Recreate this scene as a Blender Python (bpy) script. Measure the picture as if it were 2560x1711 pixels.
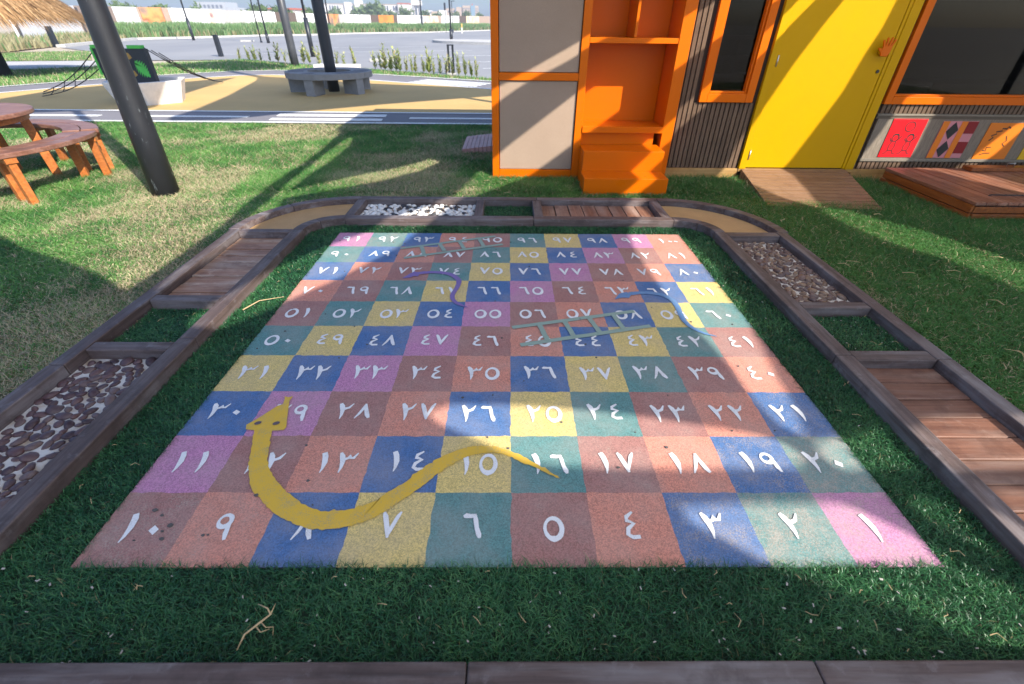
import bpy, math, random
import numpy as np
from mathutils import Vector, Matrix
random.seed(7); rng = np.random.default_rng(11)
R = math.radians
for o in list(bpy.data.objects): bpy.data.objects.remove(o)
scene = bpy.context.scene
COL = scene.collection

# ------------------------------------------------------------------ camera
CAM = Vector((-0.0142, -0.7633, 1.4259)); PITCH, YAW, ROLL = 0.61558, -0.0116, 0.0104
fw = Vector((-math.sin(YAW)*math.cos(PITCH), math.cos(YAW)*math.cos(PITCH), -math.sin(PITCH)))
rt = Vector((math.cos(YAW), math.sin(YAW), 0)); up = rt.cross(fw)
r2 = rt*math.cos(ROLL) + up*math.sin(ROLL); u2 = up*math.cos(ROLL) - rt*math.sin(ROLL)
cam_data = bpy.data.cameras.new('camera'); cam = bpy.data.objects.new('camera', cam_data); COL.objects.link(cam)
cam.matrix_world = Matrix(((r2.x, u2.x, -fw.x, CAM.x), (r2.y, u2.y, -fw.y, CAM.y), (r2.z, u2.z, -fw.z, CAM.z), (0, 0, 0, 1)))
cam_data.lens = 15.865; cam_data.sensor_width = 36; cam_data.sensor_fit = 'HORIZONTAL'
cam_data.clip_start = 0.05; cam_data.clip_end = 6000
cam_data.dof.use_dof = True; cam_data.dof.focus_distance = 2.6; cam_data.dof.aperture_fstop = 2.8
scene.camera = cam
FPX = 1128.18
def seen(x, y, z=0.0, m=0.25):
    """numpy mask: is the point inside the picture, with a margin"""
    dx, dy, dz = x-CAM.x, y-CAM.y, z-CAM.z
    zc = dx*fw.x+dy*fw.y+dz*fw.z
    px = (dx*r2.x+dy*r2.y+dz*r2.z)/np.maximum(zc, 1e-3)*FPX/1280
    py = (dx*u2.x+dy*u2.y+dz*u2.z)/np.maximum(zc, 1e-3)*FPX/855
    return (zc > 0.2) & (abs(px) < 1+m) & (abs(py) < 1+m)

# ------------------------------------------------------------------ sky, sun, exposure
SUN = Vector((1.0, -1.0, 1.03)).normalized()              # towards the sun
elev = math.asin(SUN.z)
world = bpy.data.worlds.new('World'); scene.world = world; world.use_nodes = True
wn = world.node_tree.nodes; wl = world.node_tree.links
sky = wn.new('ShaderNodeTexSky'); sky.sky_type = 'NISHITA'; sky.sun_disc = False
sky.sun_elevation = elev; sky.sun_rotation = R(135); sky.air_density = 1.0; sky.dust_density = 2.1; sky.ozone_density = 8.0
wn['Background'].inputs['Strength'].default_value = 0.14
wl.new(sky.outputs[0], wn['Background'].inputs['Color'])
sl = bpy.data.lights.new('sun', 'SUN'); sl.energy = 4.6; sl.angle = R(0.53); sl.color = (1.0, 0.93, 0.82)
so = bpy.data.objects.new('sun', sl); COL.objects.link(so); so.location = (8, -8, 12)
so.rotation_euler = (-SUN).to_track_quat('-Z', 'Y').to_euler()
vs = scene.view_settings; vs.view_transform = 'Standard'; vs.look = 'None'; vs.gamma = 1.0; vs.use_curve_mapping = False
vs.exposure = 0.95
scene.render.engine = 'CYCLES'
scene.cycles.max_bounces = 8; scene.cycles.diffuse_bounces = 2; scene.cycles.transparent_max_bounces = 8

# ------------------------------------------------------------------ helpers
def tag(o, label=None, cat=None, group=None, kind=None):
    if label: o['label'] = label
    if cat: o['category'] = cat
    if group: o['group'] = group
    if kind: o['kind'] = kind
    return o
def empty(name, loc=(0, 0, 0), rz=0.0):
    o = bpy.data.objects.new(name, None); o.empty_display_size = 0.1; COL.objects.link(o)
    o.location = loc; o.rotation_euler = (0, 0, rz); return o
def link(name, me, parent=None, mat=None):
    o = bpy.data.objects.new(name, me); COL.objects.link(o)
    if mat and not me.materials: me.materials.append(mat)
    if parent is not None: o.parent = parent
    return o
def copy_tree(o, parent=None):
    c = o.copy(); COL.objects.link(c); c.parent = parent
    for ch in list(o.children): copy_tree(ch, c)
    return c
class MB:
    def __init__(self): self.v = []; self.f = []
    def add(self, vs, fs):
        n = len(self.v); self.v += [tuple(p) for p in vs]; self.f += [tuple(i+n for i in f) for f in fs]; return self
    def box(self, x0, x1, y0, y1, z0, z1):
        return self.hexa([(x0, y0), (x1, y0), (x1, y1), (x0, y1)], z0, z1)
    def hexa(self, q, z0, z1):
        z0 = z0 if hasattr(z0, '__len__') else [z0]*4; z1 = z1 if hasattr(z1, '__len__') else [z1]*4
        vs = [(q[i][0], q[i][1], z0[i]) for i in range(4)]+[(q[i][0], q[i][1], z1[i]) for i in range(4)]
        return self.add(vs, [(3, 2, 1, 0), (4, 5, 6, 7), (0, 1, 5, 4), (1, 2, 6, 5), (2, 3, 7, 6), (3, 0, 4, 7)])
    def prism(self, poly, z0, z1, bottom=True):
        n = len(poly); a = sum(poly[i][0]*poly[(i+1) % n][1]-poly[(i+1) % n][0]*poly[i][1] for i in range(n))
        if a < 0: poly = poly[::-1]
        vs = [(p[0], p[1], z0) for p in poly]+[(p[0], p[1], z1) for p in poly]
        fs = [tuple(range(n, 2*n))]+[(i, (i+1) % n, n+(i+1) % n, n+i) for i in range(n)]
        if bottom: fs.append(tuple(range(n-1, -1, -1)))
        return self.add(vs, fs)
    def xz(self, poly, y0, y1):
        """polygon in the x-z plane extruded from y0 (front) to y1"""
        n = len(poly); a = sum(poly[i][0]*poly[(i+1) % n][1]-poly[(i+1) % n][0]*poly[i][1] for i in range(n))
        if a < 0: poly = poly[::-1]
        vs = [(p[0], y0, p[1]) for p in poly]+[(p[0], y1, p[1]) for p in poly]
        fs = [tuple(range(n)), tuple(range(2*n-1, n-1, -1))]+[((i+1) % n, i, n+i, n+(i+1) % n) for i in range(n)]
        return self.add(vs, fs)
    def tube(self, pts, rad, n=8, cap=True):
        pts = [Vector(p) for p in pts]; rad = rad if hasattr(rad, '__len__') else [rad]*len(pts)
        vs = []; fs = []
        for i, p in enumerate(pts):
            d = (pts[min(i+1, len(pts)-1)]-pts[max(i-1, 0)]).normalized()
            a = d.cross(Vector((0, 0, 1)) if abs(d.z) < 0.9 else Vector((1, 0, 0))).normalized(); b = d.cross(a)
            for k in range(n):
                t = 2*math.pi*k/n; vs.append(p+(a*math.cos(t)+b*math.sin(t))*rad[i])
        for i in range(len(pts)-1):
            for k in range(n):
                fs.append((i*n+k, i*n+(k+1) % n, (i+1)*n+(k+1) % n, (i+1)*n+k))
        if cap: fs += [tuple(range(n-1, -1, -1)), tuple(range((len(pts)-1)*n, len(pts)*n))]
        return self.add(vs, fs)
    def arc(self, c, r0, r1, a0, a1, z0, z1, n=24):
        """ring sector solid, degrees"""
        vs = []; fs = []
        full = abs(a1-a0) >= 359.9; m = n if full else n+1
        for i in range(m):
            t = R(a0+(a1-a0)*i/n)
            for (rr, zz) in ((r0, z0), (r1, z0), (r1, z1), (r0, z1)):
                vs.append((c[0]+rr*math.cos(t), c[1]+rr*math.sin(t), zz))
        for i in range(n):
            j = (i+1) % m
            for k in range(4):
                l = (k+1) % 4; fs.append((i*4+k, i*4+l, j*4+l, j*4+k)[::-1])
        if not full: fs += [(0, 1, 2, 3), tuple((m-1)*4+k for k in (3, 2, 1, 0))]
        return self.add(vs, fs)
    def mesh(self, name):
        me = bpy.data.meshes.new(name); me.from_pydata(self.v, [], self.f); me.update(); return me
    def build(self, name, mat, parent=None, bevel=0.0, smooth=False, seg=2):
        me = self.mesh(name); o = link(name, me, parent, mat)
        if smooth: me.shade_smooth()
        if bevel:
            m = o.modifiers.new('bevel', 'BEVEL'); m.width = bevel; m.segments = seg; m.limit_method = 'ANGLE'; m.angle_limit = R(40)
            me.shade_smooth(); m.harden_normals = True
        return o
def raw_mesh(name, verts, tris, attrs=None):
    """fast mesh from numpy arrays of verts (n,3) and triangles (m,3); attrs are floats per vertex"""
    me = bpy.data.meshes.new(name); me.vertices.add(len(verts)); me.vertices.foreach_set('co', verts.astype(np.float32).ravel())
    me.loops.add(tris.size); me.loops.foreach_set('vertex_index', tris.astype(np.int32).ravel())
    me.polygons.add(len(tris)); me.polygons.foreach_set('loop_start', np.arange(0, tris.size, 3, dtype=np.int32))
    me.polygons.foreach_set('loop_total', np.full(len(tris), 3, dtype=np.int32))
    for k, a in (attrs or {}).items():
        at = me.attributes.new(k, 'FLOAT', 'POINT'); at.data.foreach_set('value', a.astype(np.float32))
    me.update(calc_edges=True); me.validate(); return me
def vnoise(x, y, s, seed=0):
    """smooth value noise 0..1"""
    g = np.random.default_rng(seed).random((64, 64)); x = x*s+100; y = y*s+100
    xi = np.floor(x).astype(int); yi = np.floor(y).astype(int); fx = x-xi; fy = y-yi
    fx = fx*fx*(3-2*fx); fy = fy*fy*(3-2*fy)
    G = lambda a, b: g[a % 64, b % 64]
    return (G(xi, yi)*(1-fx)+G(xi+1, yi)*fx)*(1-fy)+(G(xi, yi+1)*(1-fx)+G(xi+1, yi+1)*fx)*fy

# ------------------------------------------------------------------ materials
class NM:
    def __init__(self, name, rough=0.6, spec=0.5):
        self.m = bpy.data.materials.new(name); self.m.use_nodes = True; self.n = self.m.node_tree.nodes; self.l = self.m.node_tree.links
        self.b = self.n['Principled BSDF']; self.b.inputs['Roughness'].default_value = rough
        self.b.inputs['Specular IOR Level'].default_value = spec
        self.tc = None
    def coord(self, scale=(1, 1, 1), space='Object'):
        if self.tc is None: self.tc = self.n.new('ShaderNodeTexCoord')
        mp = self.n.new('ShaderNodeMapping'); mp.inputs['Scale'].default_value = scale if hasattr(scale, '__len__') else (scale,)*3
        self.l.new(self.tc.outputs[space], mp.inputs['Vector']); return mp.outputs[0]
    def noise(self, scale=1.0, detail=4, rough=0.55, vec=None, w=None, dist=0.0):
        t = self.n.new('ShaderNodeTexNoise'); t.inputs['Detail'].default_value = detail; t.inputs['Roughness'].default_value = rough
        t.inputs['Distortion'].default_value = dist
        t.inputs['Scale'].default_value = scale if not hasattr(scale, '__len__') else 1.0
        v = vec if vec is not None else (self.coord(scale) if hasattr(scale, '__len__') else self.geo())
        self.l.new(v, t.inputs['Vector']); return t.outputs['Fac']
    def geo(self):
        g = self.n.new('ShaderNodeNewGeometry'); return g.outputs['Position']
    def vor(self, scale, feature='F1', out='Distance'):
        t = self.n.new('ShaderNodeTexVoronoi'); t.feature = feature; t.inputs['Scale'].default_value = scale
        self.l.new(self.geo(), t.inputs['Vector']); return t.outputs[out]
    def ramp(self, fac, stops):
        r = self.n.new('ShaderNodeValToRGB'); e = r.color_ramp.elements
        while len(e) < len(stops): e.new(0.5)
        for i, (p, c) in enumerate(stops):
            e[i].position = p; e[i].color = (*c, 1) if hasattr(c, '__len__') else (c, c, c, 1)
        self.l.new(fac, r.inputs[0]); return r.outputs[0]
    def mix(self, fac, a, b, mode='MIX'):
        m = self.n.new('ShaderNodeMix'); m.data_type = 'RGBA'; m.blend_type = mode
        for s, v in ((m.inputs[0], fac), (m.inputs[6], a), (m.inputs[7], b)):
            if hasattr(v, 'node'): self.l.new(v, s)
            elif hasattr(v, '__len__'): s.default_value = (*v, 1)
            else: s.default_value = v
        return m.outputs[2]
    def math(self, op, a, b=0.0):
        m = self.n.new('ShaderNodeMath'); m.operation = op
        for s, v in ((m.inputs[0], a), (m.inputs[1], b)):
            if hasattr(v, 'node'): self.l.new(v, s)
            else: s.default_value = v
        return m.outputs[0]
    def rand(self):
        return self.n.new('ShaderNodeObjectInfo').outputs['Random']
    def attr(self, name, typ='GEOMETRY'):
        a = self.n.new('ShaderNodeAttribute'); a.attribute_name = name; a.attribute_type = typ; return a.outputs['Fac']
    def col(self, c):
        if hasattr(c, 'node'): self.l.new(c, self.b.inputs['Base Color'])
        else: self.b.inputs['Base Color'].default_value = (*c, 1)
        return self
    def rough(self, r):
        self.l.new(r, self.b.inputs['Roughness']); return self
    def bump(self, h, strength=0.3, dist=0.01):
        b = self.n.new('ShaderNodeBump'); b.inputs['Strength'].default_value = strength; b.inputs['Distance'].default_value = dist
        self.l.new(h, b.inputs['Height']); self.l.new(b.outputs[0], self.b.inputs['Normal']); return self
def sc(c, k): return tuple(min(1, v*k) for v in c)
def mplain(name, c, rough=0.6, var=0.12, scale=6.0, bump=0.0, spec=0.5, metal=0.0):
    m = NM(name, rough, spec); f = m.noise(scale, 5)
    m.col(m.ramp(f, [(0.3, sc(c, 1-var)), (0.7, sc(c, 1+var))])); m.b.inputs['Metallic'].default_value = metal
    if bump: m.bump(m.noise(scale*20, 3), bump, 0.004)
    return m.m
def mwood(name, c1, c2, grey, axis='x', grain=70, rough=0.6, greyamt=0.5, var=0.25):
    m = NM(name, rough, 0.35); s = {'x': (1.6, grain, grain), 'y': (grain, 1.6, grain), 'z': (grain, grain, 1.6)}[axis]
    rd = m.rand()
    add = m.n.new('ShaderNodeVectorMath'); add.operation = 'ADD'
    cb = m.n.new('ShaderNodeCombineXYZ')
    for i in range(3): m.l.new(m.math('MULTIPLY', rd, 37.0+11*i), cb.inputs[i])
    m.l.new(m.geo(), add.inputs[0]); m.l.new(cb.outputs[0], add.inputs[1])
    mp = m.n.new('ShaderNodeMapping'); mp.inputs['Scale'].default_value = s; m.l.new(add.outputs[0], mp.inputs[0])
    g = m.noise(1.0, 6, 0.6, vec=mp.outputs[0], dist=0.6)
    base = m.ramp(g, [(0.28, c1), (0.62, c2)])
    mp2 = m.n.new('ShaderNodeMapping'); mp2.inputs['Scale'].default_value = tuple(v*0.22+1.5 for v in s); m.l.new(add.outputs[0], mp2.inputs[0])
    w = m.ramp(m.noise(1.0, 5, 0.6, vec=mp2.outputs[0]), [(0.45, 0.0), (0.68, greyamt)])
    c = m.mix(w, base, grey)
    st = m.ramp(m.noise(7.0, 6, 0.68), [(0.36, 0.45), (0.5, 0.0)]); c = m.mix(st, c, sc(c1, 0.7)); du = m.ramp(m.noise(16.0, 6, 0.7), [(0.58, 0.0), (0.74, 0.4)]); c = m.mix(du, c, sc(grey, 1.25))
    k = m.math('ADD', m.math('MULTIPLY', rd, 2*var), 1-var)
    cc = m.n.new('ShaderNodeCombineXYZ')
    for i in range(3): m.l.new(k, cc.inputs[i])
    m.col(m.mix(1.0, c, cc.outputs[0], 'MULTIPLY')); m.bump(g, 0.35, 0.003); return m.m
M = {}
def weathered(name, axis): return mwood(name, (0.062, 0.042, 0.038), (0.13, 0.092, 0.084), (0.25, 0.23, 0.235), axis, 60, 0.62, 0.6, 0.15)
M['beam_x'] = weathered('beam_wood_x', 'x'); M['beam_y'] = weathered('beam_wood_y', 'y')
M['plank_x'] = mwood('pale_plank', (0.2, 0.09, 0.05), (0.36, 0.2, 0.125), (0.55, 0.44, 0.35), 'x', 45, 0.55, 0.75, 0.16)
M['plank_dark_x'] = mwood('dark_plank', (0.1, 0.042, 0.028), (0.21, 0.1, 0.065), (0.3, 0.22, 0.18), 'x', 45, 0.45, 0.5, 0.14)
M['plank_y'] = mwood('short_plank', (0.15, 0.07, 0.045), (0.3, 0.155, 0.105), (0.42, 0.31, 0.26), 'y', 45, 0.5, 0.6, 0.16)
M['deck_y'] = mwood('deck_wood', (0.17, 0.062, 0.035), (0.33, 0.14, 0.085), (0.42, 0.26, 0.2), 'y', 45, 0.42, 0.35, 0.2)
M['deck_side'] = mwood('deck_side_wood', (0.15, 0.035, 0.008), (0.33, 0.1, 0.02), (0.3, 0.12, 0.05), 'y', 40, 0.4, 0.3, 0.2)
M['ramp_x'] = mwood('ramp_board', (0.2, 0.11, 0.062), (0.265, 0.15, 0.088), (0.33, 0.22, 0.15), 'x', 60, 0.55, 0.3, 0.06)
M['pink_plank'] = mwood('pink_board', (0.5, 0.22, 0.18), (0.62, 0.32, 0.27), (0.62, 0.4, 0.36), 'y', 45, 0.5, 0.3, 0.06)
M['table'] = mwood('table_wood', (0.3, 0.085, 0.018), (0.5, 0.165, 0.04), (0.4, 0.16, 0.08), 'x', 50, 0.38, 0.3, 0.12)
M['table_top'] = mwood('table_top_wood', (0.14, 0.06, 0.04), (0.24, 0.11, 0.075), (0.33, 0.21, 0.17), 'x', 40, 0.4, 0.4, 0.12)
M['base_wood'] = mwood('baseboard_wood', (0.32, 0.17, 0.05), (0.48, 0.27, 0.09), (0.42, 0.3, 0.15), 'x', 40, 0.55, 0.3, 0.1)
M['slat'] = mwood('slat_wood', (0.1, 0.06, 0.036), (0.15, 0.092, 0.056), (0.17, 0.11, 0.07), 'z', 60, 0.6, 0.3, 0.1)
M['slat_dark'] = mplain('slat_backing', (0.035, 0.02, 0.014), 0.8)
def mpaint(name, c, rough=0.35, spec=0.3):
    m = NM(name, rough, spec); f = m.noise(3.0, 6, 0.65); d = m.noise(45.0, 3)
    k = m.ramp(f, [(0.3, 0.0), (0.75, 0.12)]); m.col(m.mix(k, c, sc(c, 0.72)))
    m.bump(d, 0.05, 0.002); m.rough(m.ramp(f, [(0.3, rough-0.06), (0.8, rough+0.14)])); return m.m
def mcoat(m, w, r):
    b = m.node_tree.nodes['Principled BSDF']; b.inputs['Coat Weight'].default_value = w; b.inputs['Coat Roughness'].default_value = r; return m
M['orange'] = mcoat(mpaint('orange_paint', (0.68, 0.135, 0.001), 0.32, 0.14), 0.0, 0.25)
M['yellow'] = mpaint('yellow_paint', (0.6, 0.325, 0.0), 0.42, 0.12)
def mfabric():
    m = NM('woven_panel', 0.9, 0.1); f = m.noise(2.5, 5); w = m.n.new('ShaderNodeTexWave'); w.bands_direction = 'X'; w.inputs['Scale'].default_value = 90
    w2 = m.n.new('ShaderNodeTexWave'); w2.bands_direction = 'Z'; w2.inputs['Scale'].default_value = 90
    g = m.geo(); m.l.new(g, w.inputs[0]); m.l.new(g, w2.inputs[0]); h = m.math('ADD', w.outputs['Fac'], w2.outputs['Fac'])
    sp = m.noise(300.0, 2)
    m.col(m.mix(m.ramp(sp, [(0.35, 0.0), (0.65, 0.5)]), m.ramp(f, [(0.3, (0.37, 0.27, 0.2)), (0.7, (0.42, 0.31, 0.23))]), (0.3, 0.22, 0.16))); m.bump(h, 0.25, 0.001); return m.m
M['fabric'] = mfabric()
M['black_steel'] = None
def mpole():
    m = NM('scuffed_black_steel', 0.38, 0.5); g = m.coord((3, 3, 1.2)); f = m.noise(1.0, 6, 0.6, vec=g)
    sc1 = m.coord((28, 28, 5)); s = m.noise(1.0, 5, 0.7, vec=sc1); big = m.noise(1.6, 2)
    k = m.math('MULTIPLY', m.ramp(s, [(0.64, 0.0), (0.7, 1.0)]), m.ramp(big, [(0.45, 0.0), (0.62, 1.0)]))
    c = m.mix(m.ramp(f, [(0.4, 0.0), (0.75, 0.5)]), (0.013, 0.014, 0.018), (0.038, 0.039, 0.045))
    m.col(m.mix(k, c, (0.35, 0.4, 0.42))); m.rough(m.ramp(f, [(0.3, 0.3), (0.7, 0.6)])); return m.m
M['black_steel'] = mpole()
M['dark_steel'] = mplain('dark_grey_steel', (0.016, 0.019, 0.025), 0.42)
M['grey_steel'] = mplain('grey_steel', (0.05, 0.053, 0.06), 0.4)
M['metal'] = mplain('bare_metal', (0.55, 0.55, 0.56), 0.3, metal=0.9)
def mconcrete(name, c, s=9.0):
    m = NM(name, 0.85, 0.3); f = m.noise(s, 8, 0.65); d = m.noise(120.0, 2)
    m.col(m.mix(m.ramp(d, [(0.35, 0.0), (0.6, 0.25)]), m.ramp(f, [(0.3, sc(c, 0.85)), (0.7, sc(c, 1.12))]), sc(c, 0.7))); m.bump(d, 0.2, 0.002); return m.m
M['concrete'] = mconcrete('grey_concrete', (0.27, 0.265, 0.26)); M['concrete_dark'] = mconcrete('dark_concrete_inlay', (0.17, 0.165, 0.175))
M['white_concrete'] = mconcrete('white_concrete', (0.72, 0.68, 0.64))
M['kerb'] = mconcrete('kerb_concrete', (0.5, 0.48, 0.45), 1.5)
def mglass():
    m = NM('dark_glass', 0.02, 0.5); n, l = m.n, m.l
    tr = n.new('ShaderNodeBsdfTransparent'); tr.inputs[0].default_value = (0.3, 0.32, 0.32, 1)
    gl = n.new('ShaderNodeBsdfGlossy'); gl.inputs['Roughness'].default_value = 0.02
    fr = n.new('ShaderNodeFresnel'); fr.inputs[0].default_value = 1.33
    mx = n.new('ShaderNodeMixShader'); l.new(m.math('MULTIPLY', fr.outputs[0], 0.9), mx.inputs[0]); l.new(tr.outputs[0], mx.inputs[1]); l.new(gl.outputs[0], mx.inputs[2])
    l.new(mx.outputs[0], n['Material Output'].inputs[0]); return m.m
M['glass'] = mglass()
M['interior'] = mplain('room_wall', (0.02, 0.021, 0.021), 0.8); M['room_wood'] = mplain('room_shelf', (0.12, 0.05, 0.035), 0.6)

# board paints: rubber granules show through where the paint is worn
PAINT = {'B': (0.055, 0.15, 0.35), 'G': (0.095, 0.245, 0.24), 'Y': (0.68, 0.52, 0.18), 'O': (0.61, 0.245, 0.175), 'R': (0.36, 0.165, 0.145), 'P': (0.51, 0.215, 0.38)}
def mtile(k, c):
    m = NM('board_paint_'+{'B': 'blue', 'G': 'green', 'Y': 'yellow', 'O': 'orange', 'R': 'maroon', 'P': 'pink'}[k], 0.75, 0.3)
    wear = m.attr('wear', 'OBJECT')
    gran = m.vor(260.0, 'F1', 'Color'); fine = m.noise(210.0, 3, 0.6); mid = m.noise(14.0, 5, 0.65); big = m.noise(2.2, 3, 0.5)
    sep = m.n.new('ShaderNodeSeparateColor'); m.l.new(gran, sep.inputs[0])
    base = m.mix(m.ramp(sep.outputs[0], [(0.1, 0.0), (0.9, 1.0)]), sc(c, 0.72), sc(c, 1.22))
    f = m.math('ADD', m.math('MULTIPLY', fine, 0.62), m.math('MULTIPLY', mid, 0.38))
    thr = m.math('SUBTRACT', 0.66, m.math('MULTIPLY', wear, 0.2))
    k1 = m.math('MULTIPLY', m.math('SUBTRACT', f, thr), 9.0); k1.node.use_clamp = True
    worn = m.mix(m.ramp(sep.outputs[1], [(0.2, 0.0), (0.8, 1.0)]), (0.3, 0.24, 0.2), (0.46, 0.38, 0.32))
    c2 = m.mix(m.math('MULTIPLY', k1, 0.72), base, worn)
    dust = m.ramp(m.noise(4.5, 6, 0.62), [(0.4, 0.06), (0.72, 0.42)])
    c3 = m.mix(dust, c2, (0.4, 0.34, 0.3))
    rust = m.ramp(m.noise(6.0, 7, 0.7, dist=0.4), [(0.67, 0.0), (0.73, 0.55)])
    c4 = m.mix(rust, c3, (0.4, 0.19, 0.09))
    m.col(c4); m.bump(m.math('ADD', fine, m.math('MULTIPLY', sep.outputs[2], 0.6)), 0.3, 0.002); return m.m
for k, c in PAINT.items(): M['tile_'+k] = mtile(k, c)
def mprint(name, c, worn=(0.3, 0.27, 0.25), amt=0.6):
    m = NM(name, 0.7, 0.3); f = m.math('ADD', m.math('MULTIPLY', m.noise(330.0, 2), 0.6), m.math('MULTIPLY', m.noise(20.0, 4), 0.4))
    m.col(m.mix(m.ramp(f, [(0.52, 0.0), (0.62, amt)]), c, worn)); m.bump(m.noise(330.0, 2), 0.3, 0.002); return m.m
M['numeral'] = mprint('white_numeral_paint', (0.8, 0.8, 0.8), (0.5, 0.47, 0.46), 0.6)
M['snake_y'] = mprint('yellow_snake_paint', (0.7, 0.44, 0.05), (0.42, 0.33, 0.16), 0.85)
M['snake_p'] = mprint('violet_snake_paint', (0.2, 0.14, 0.36), (0.25, 0.2, 0.33), 0.4)
M['snake_b'] = mprint('blue_snake_paint', (0.13, 0.25, 0.44), (0.2, 0.27, 0.38), 0.4)
M['ladder'] = mprint('grey_green_ladder_paint', (0.27, 0.37, 0.31), (0.3, 0.31, 0.28), 0.5)
M['eye'] = mplain('snake_eye_paint', (0.12, 0.09, 0.1), 0.7)

def mgrass(name, stops, dry, rough=0.5, spec=0.25, tr=0.28):
    m = NM(name, rough, spec); t = m.attr('tint'); d = m.attr('dry')
    c = m.mix(d, m.ramp(t, stops), m.ramp(t, dry)); m.col(c)
    tl = m.n.new('ShaderNodeBsdfTranslucent'); m.l.new(m.mix(0.5, c, (0.35, 0.5, 0.08), 'MULTIPLY') if False else c, tl.inputs[0])
    mx = m.n.new('ShaderNodeMixShader'); mx.inputs[0].default_value = tr
    m.l.new(m.b.outputs[0], mx.inputs[1]); m.l.new(tl.outputs[0], mx.inputs[2]); m.l.new(mx.outputs[0], m.n['Material Output'].inputs[0]); return m.m
M['turf'] = mgrass('artificial_turf_blades', [(0.0, (0.014, 0.065, 0.03)), (0.5, (0.042, 0.175, 0.065)), (1.0, (0.2, 0.42, 0.15))], [(0.0, (0.25, 0.2, 0.1)), (1.0, (0.4, 0.32, 0.16))], 0.34, 0.4, 0.25)
M['lawn'] = mgrass('lawn_blades', [(0.0, (0.04, 0.145, 0.04)), (0.5, (0.12, 0.3, 0.07)), (1.0, (0.29, 0.47, 0.14))], [(0.0, (0.5, 0.36, 0.24)), (1.0, (0.84, 0.65, 0.47))])
M['turf_base'] = mplain('turf_backing', (0.008, 0.028, 0.012), 0.9)
def msoil():
    m = NM('lawn_soil', 0.95, 0.1); f = m.noise(1.2, 6, 0.6); g = m.noise(70.0, 4, 0.7)
    c = m.mix(m.ramp(f, [(0.45, 0.0), (0.62, 1.0)]), (0.1, 0.17, 0.05), (0.45, 0.35, 0.2))
    m.col(m.mix(m.ramp(g, [(0.3, 0.0), (0.7, 0.6)]), c, (0.11, 0.1, 0.04))); m.bump(g, 0.8, 0.02); return m.m
M['soil'] = msoil()
def mfar(name, c1, c2, s): 
    m = NM(name, 0.9, 0.2); f = m.noise(s, 6, 0.6); m.col(m.ramp(f, [(0.35, c1), (0.65, c2)])); return m.m
M['sand'] = mfar('sand_ground', (0.42, 0.35, 0.26), (0.52, 0.44, 0.34), 0.3)
def mrubber(name, c, s=200.0, big=0.6):
    m = NM(name, 0.8, 0.3); f = m.noise(s, 2); b = m.noise(big, 5, 0.6)
    m.col(m.mix(m.ramp(f, [(0.35, 0.0), (0.65, 0.35)]), m.ramp(b, [(0.3, sc(c, 0.9)), (0.7, sc(c, 1.1))]), sc(c, 0.6))); m.bump(f, 0.3, 0.003); return m.m
M['yellow_rubber'] = mrubber('yellow_rubber_floor', (0.64, 0.42, 0.16)); M['track'] = mrubber('grey_track', (0.22, 0.21, 0.225))
M['sand_pad'] = mrubber('tan_sand_pad', (0.5, 0.31, 0.14), 260.0, 6.0)
M['road_paint'] = mprint('white_road_paint', (0.8, 0.8, 0.78), (0.5, 0.48, 0.46), 0.5)
def mpark():
    m = NM('parking_asphalt', 0.7, 0.3); b = m.noise(0.12, 6, 0.6); st = m.noise(1.0, 5, 0.6, vec=m.coord((0.25, 0.05, 1)))
    f = m.noise(60.0, 2); c = m.mix(m.ramp(st, [(0.4, 0.0), (0.7, 0.55)]), m.ramp(b, [(0.3, (0.27, 0.265, 0.265)), (0.7, (0.33, 0.322, 0.315))]), (0.2, 0.2, 0.21))
    m.col(m.mix(m.ramp(f, [(0.4, 0.0), (0.7, 0.15)]), c, (0.14, 0.14, 0.145))); return m.m
M['parking'] = mpark()
M['pave'] = mconcrete('pale_paving', (0.48, 0.46, 0.44), 2.0)
def mpebble(name, cols, rough=0.45):
    m = NM(name, rough, 0.5); r = m.rand(); f = m.noise(60.0, 4, 0.6); n = len(cols)
    c = m.ramp(r, [(i/(n-1), cc) for i, cc in enumerate(cols)]); m.col(m.mix(m.ramp(f, [(0.4, 0.0), (0.75, 0.22)]), c, (0.3, 0.25, 0.23), 'MIX')); return m.m
M['peb_brown'] = mpebble('maroon_pebble', [(0.04, 0.017, 0.02), (0.075, 0.032, 0.034), (0.115, 0.055, 0.05), (0.065, 0.036, 0.04), (0.15, 0.09, 0.075)])
M['peb_tan'] = mpebble('brown_pebble', [(0.08, 0.048, 0.048), (0.16, 0.09, 0.07), (0.12, 0.08, 0.075), (0.28, 0.18, 0.11), (0.1, 0.055, 0.045)])
M['peb_white'] = mpebble('white_pebble', [(0.78, 0.77, 0.73), (0.7, 0.68, 0.63), (0.82, 0.81, 0.79)]); M['peb_black'] = mpebble('black_pebble', [(0.018, 0.019, 0.022), (0.05, 0.05, 0.055)])
def mmortar():
    m = NM('pale_mortar', 0.95, 0.2); f = m.noise(9.0, 6, 0.65); g = m.noise(150.0, 3)
    m.col(m.mix(m.ramp(f, [(0.45, 0.0), (0.65, 0.9)]), (0.66, 0.63, 0.58), (0.42, 0.3, 0.19))); m.bump(g, 0.6, 0.006); return m.m
M['mortar'] = mmortar(); M['mortar_tan'] = mplain('tan_mortar', (0.36, 0.27, 0.2), 0.95, 0.25, 20, 0.6)
def mthatch():
    m = NM('straw', 0.8, 0.2); t = m.attr('tint'); m.col(m.ramp(t, [(0.0, (0.09, 0.045, 0.02)), (0.5, (0.33, 0.19, 0.085)), (1.0, (0.55, 0.36, 0.18))])); return m.m
M['thatch'] = mthatch()
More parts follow.
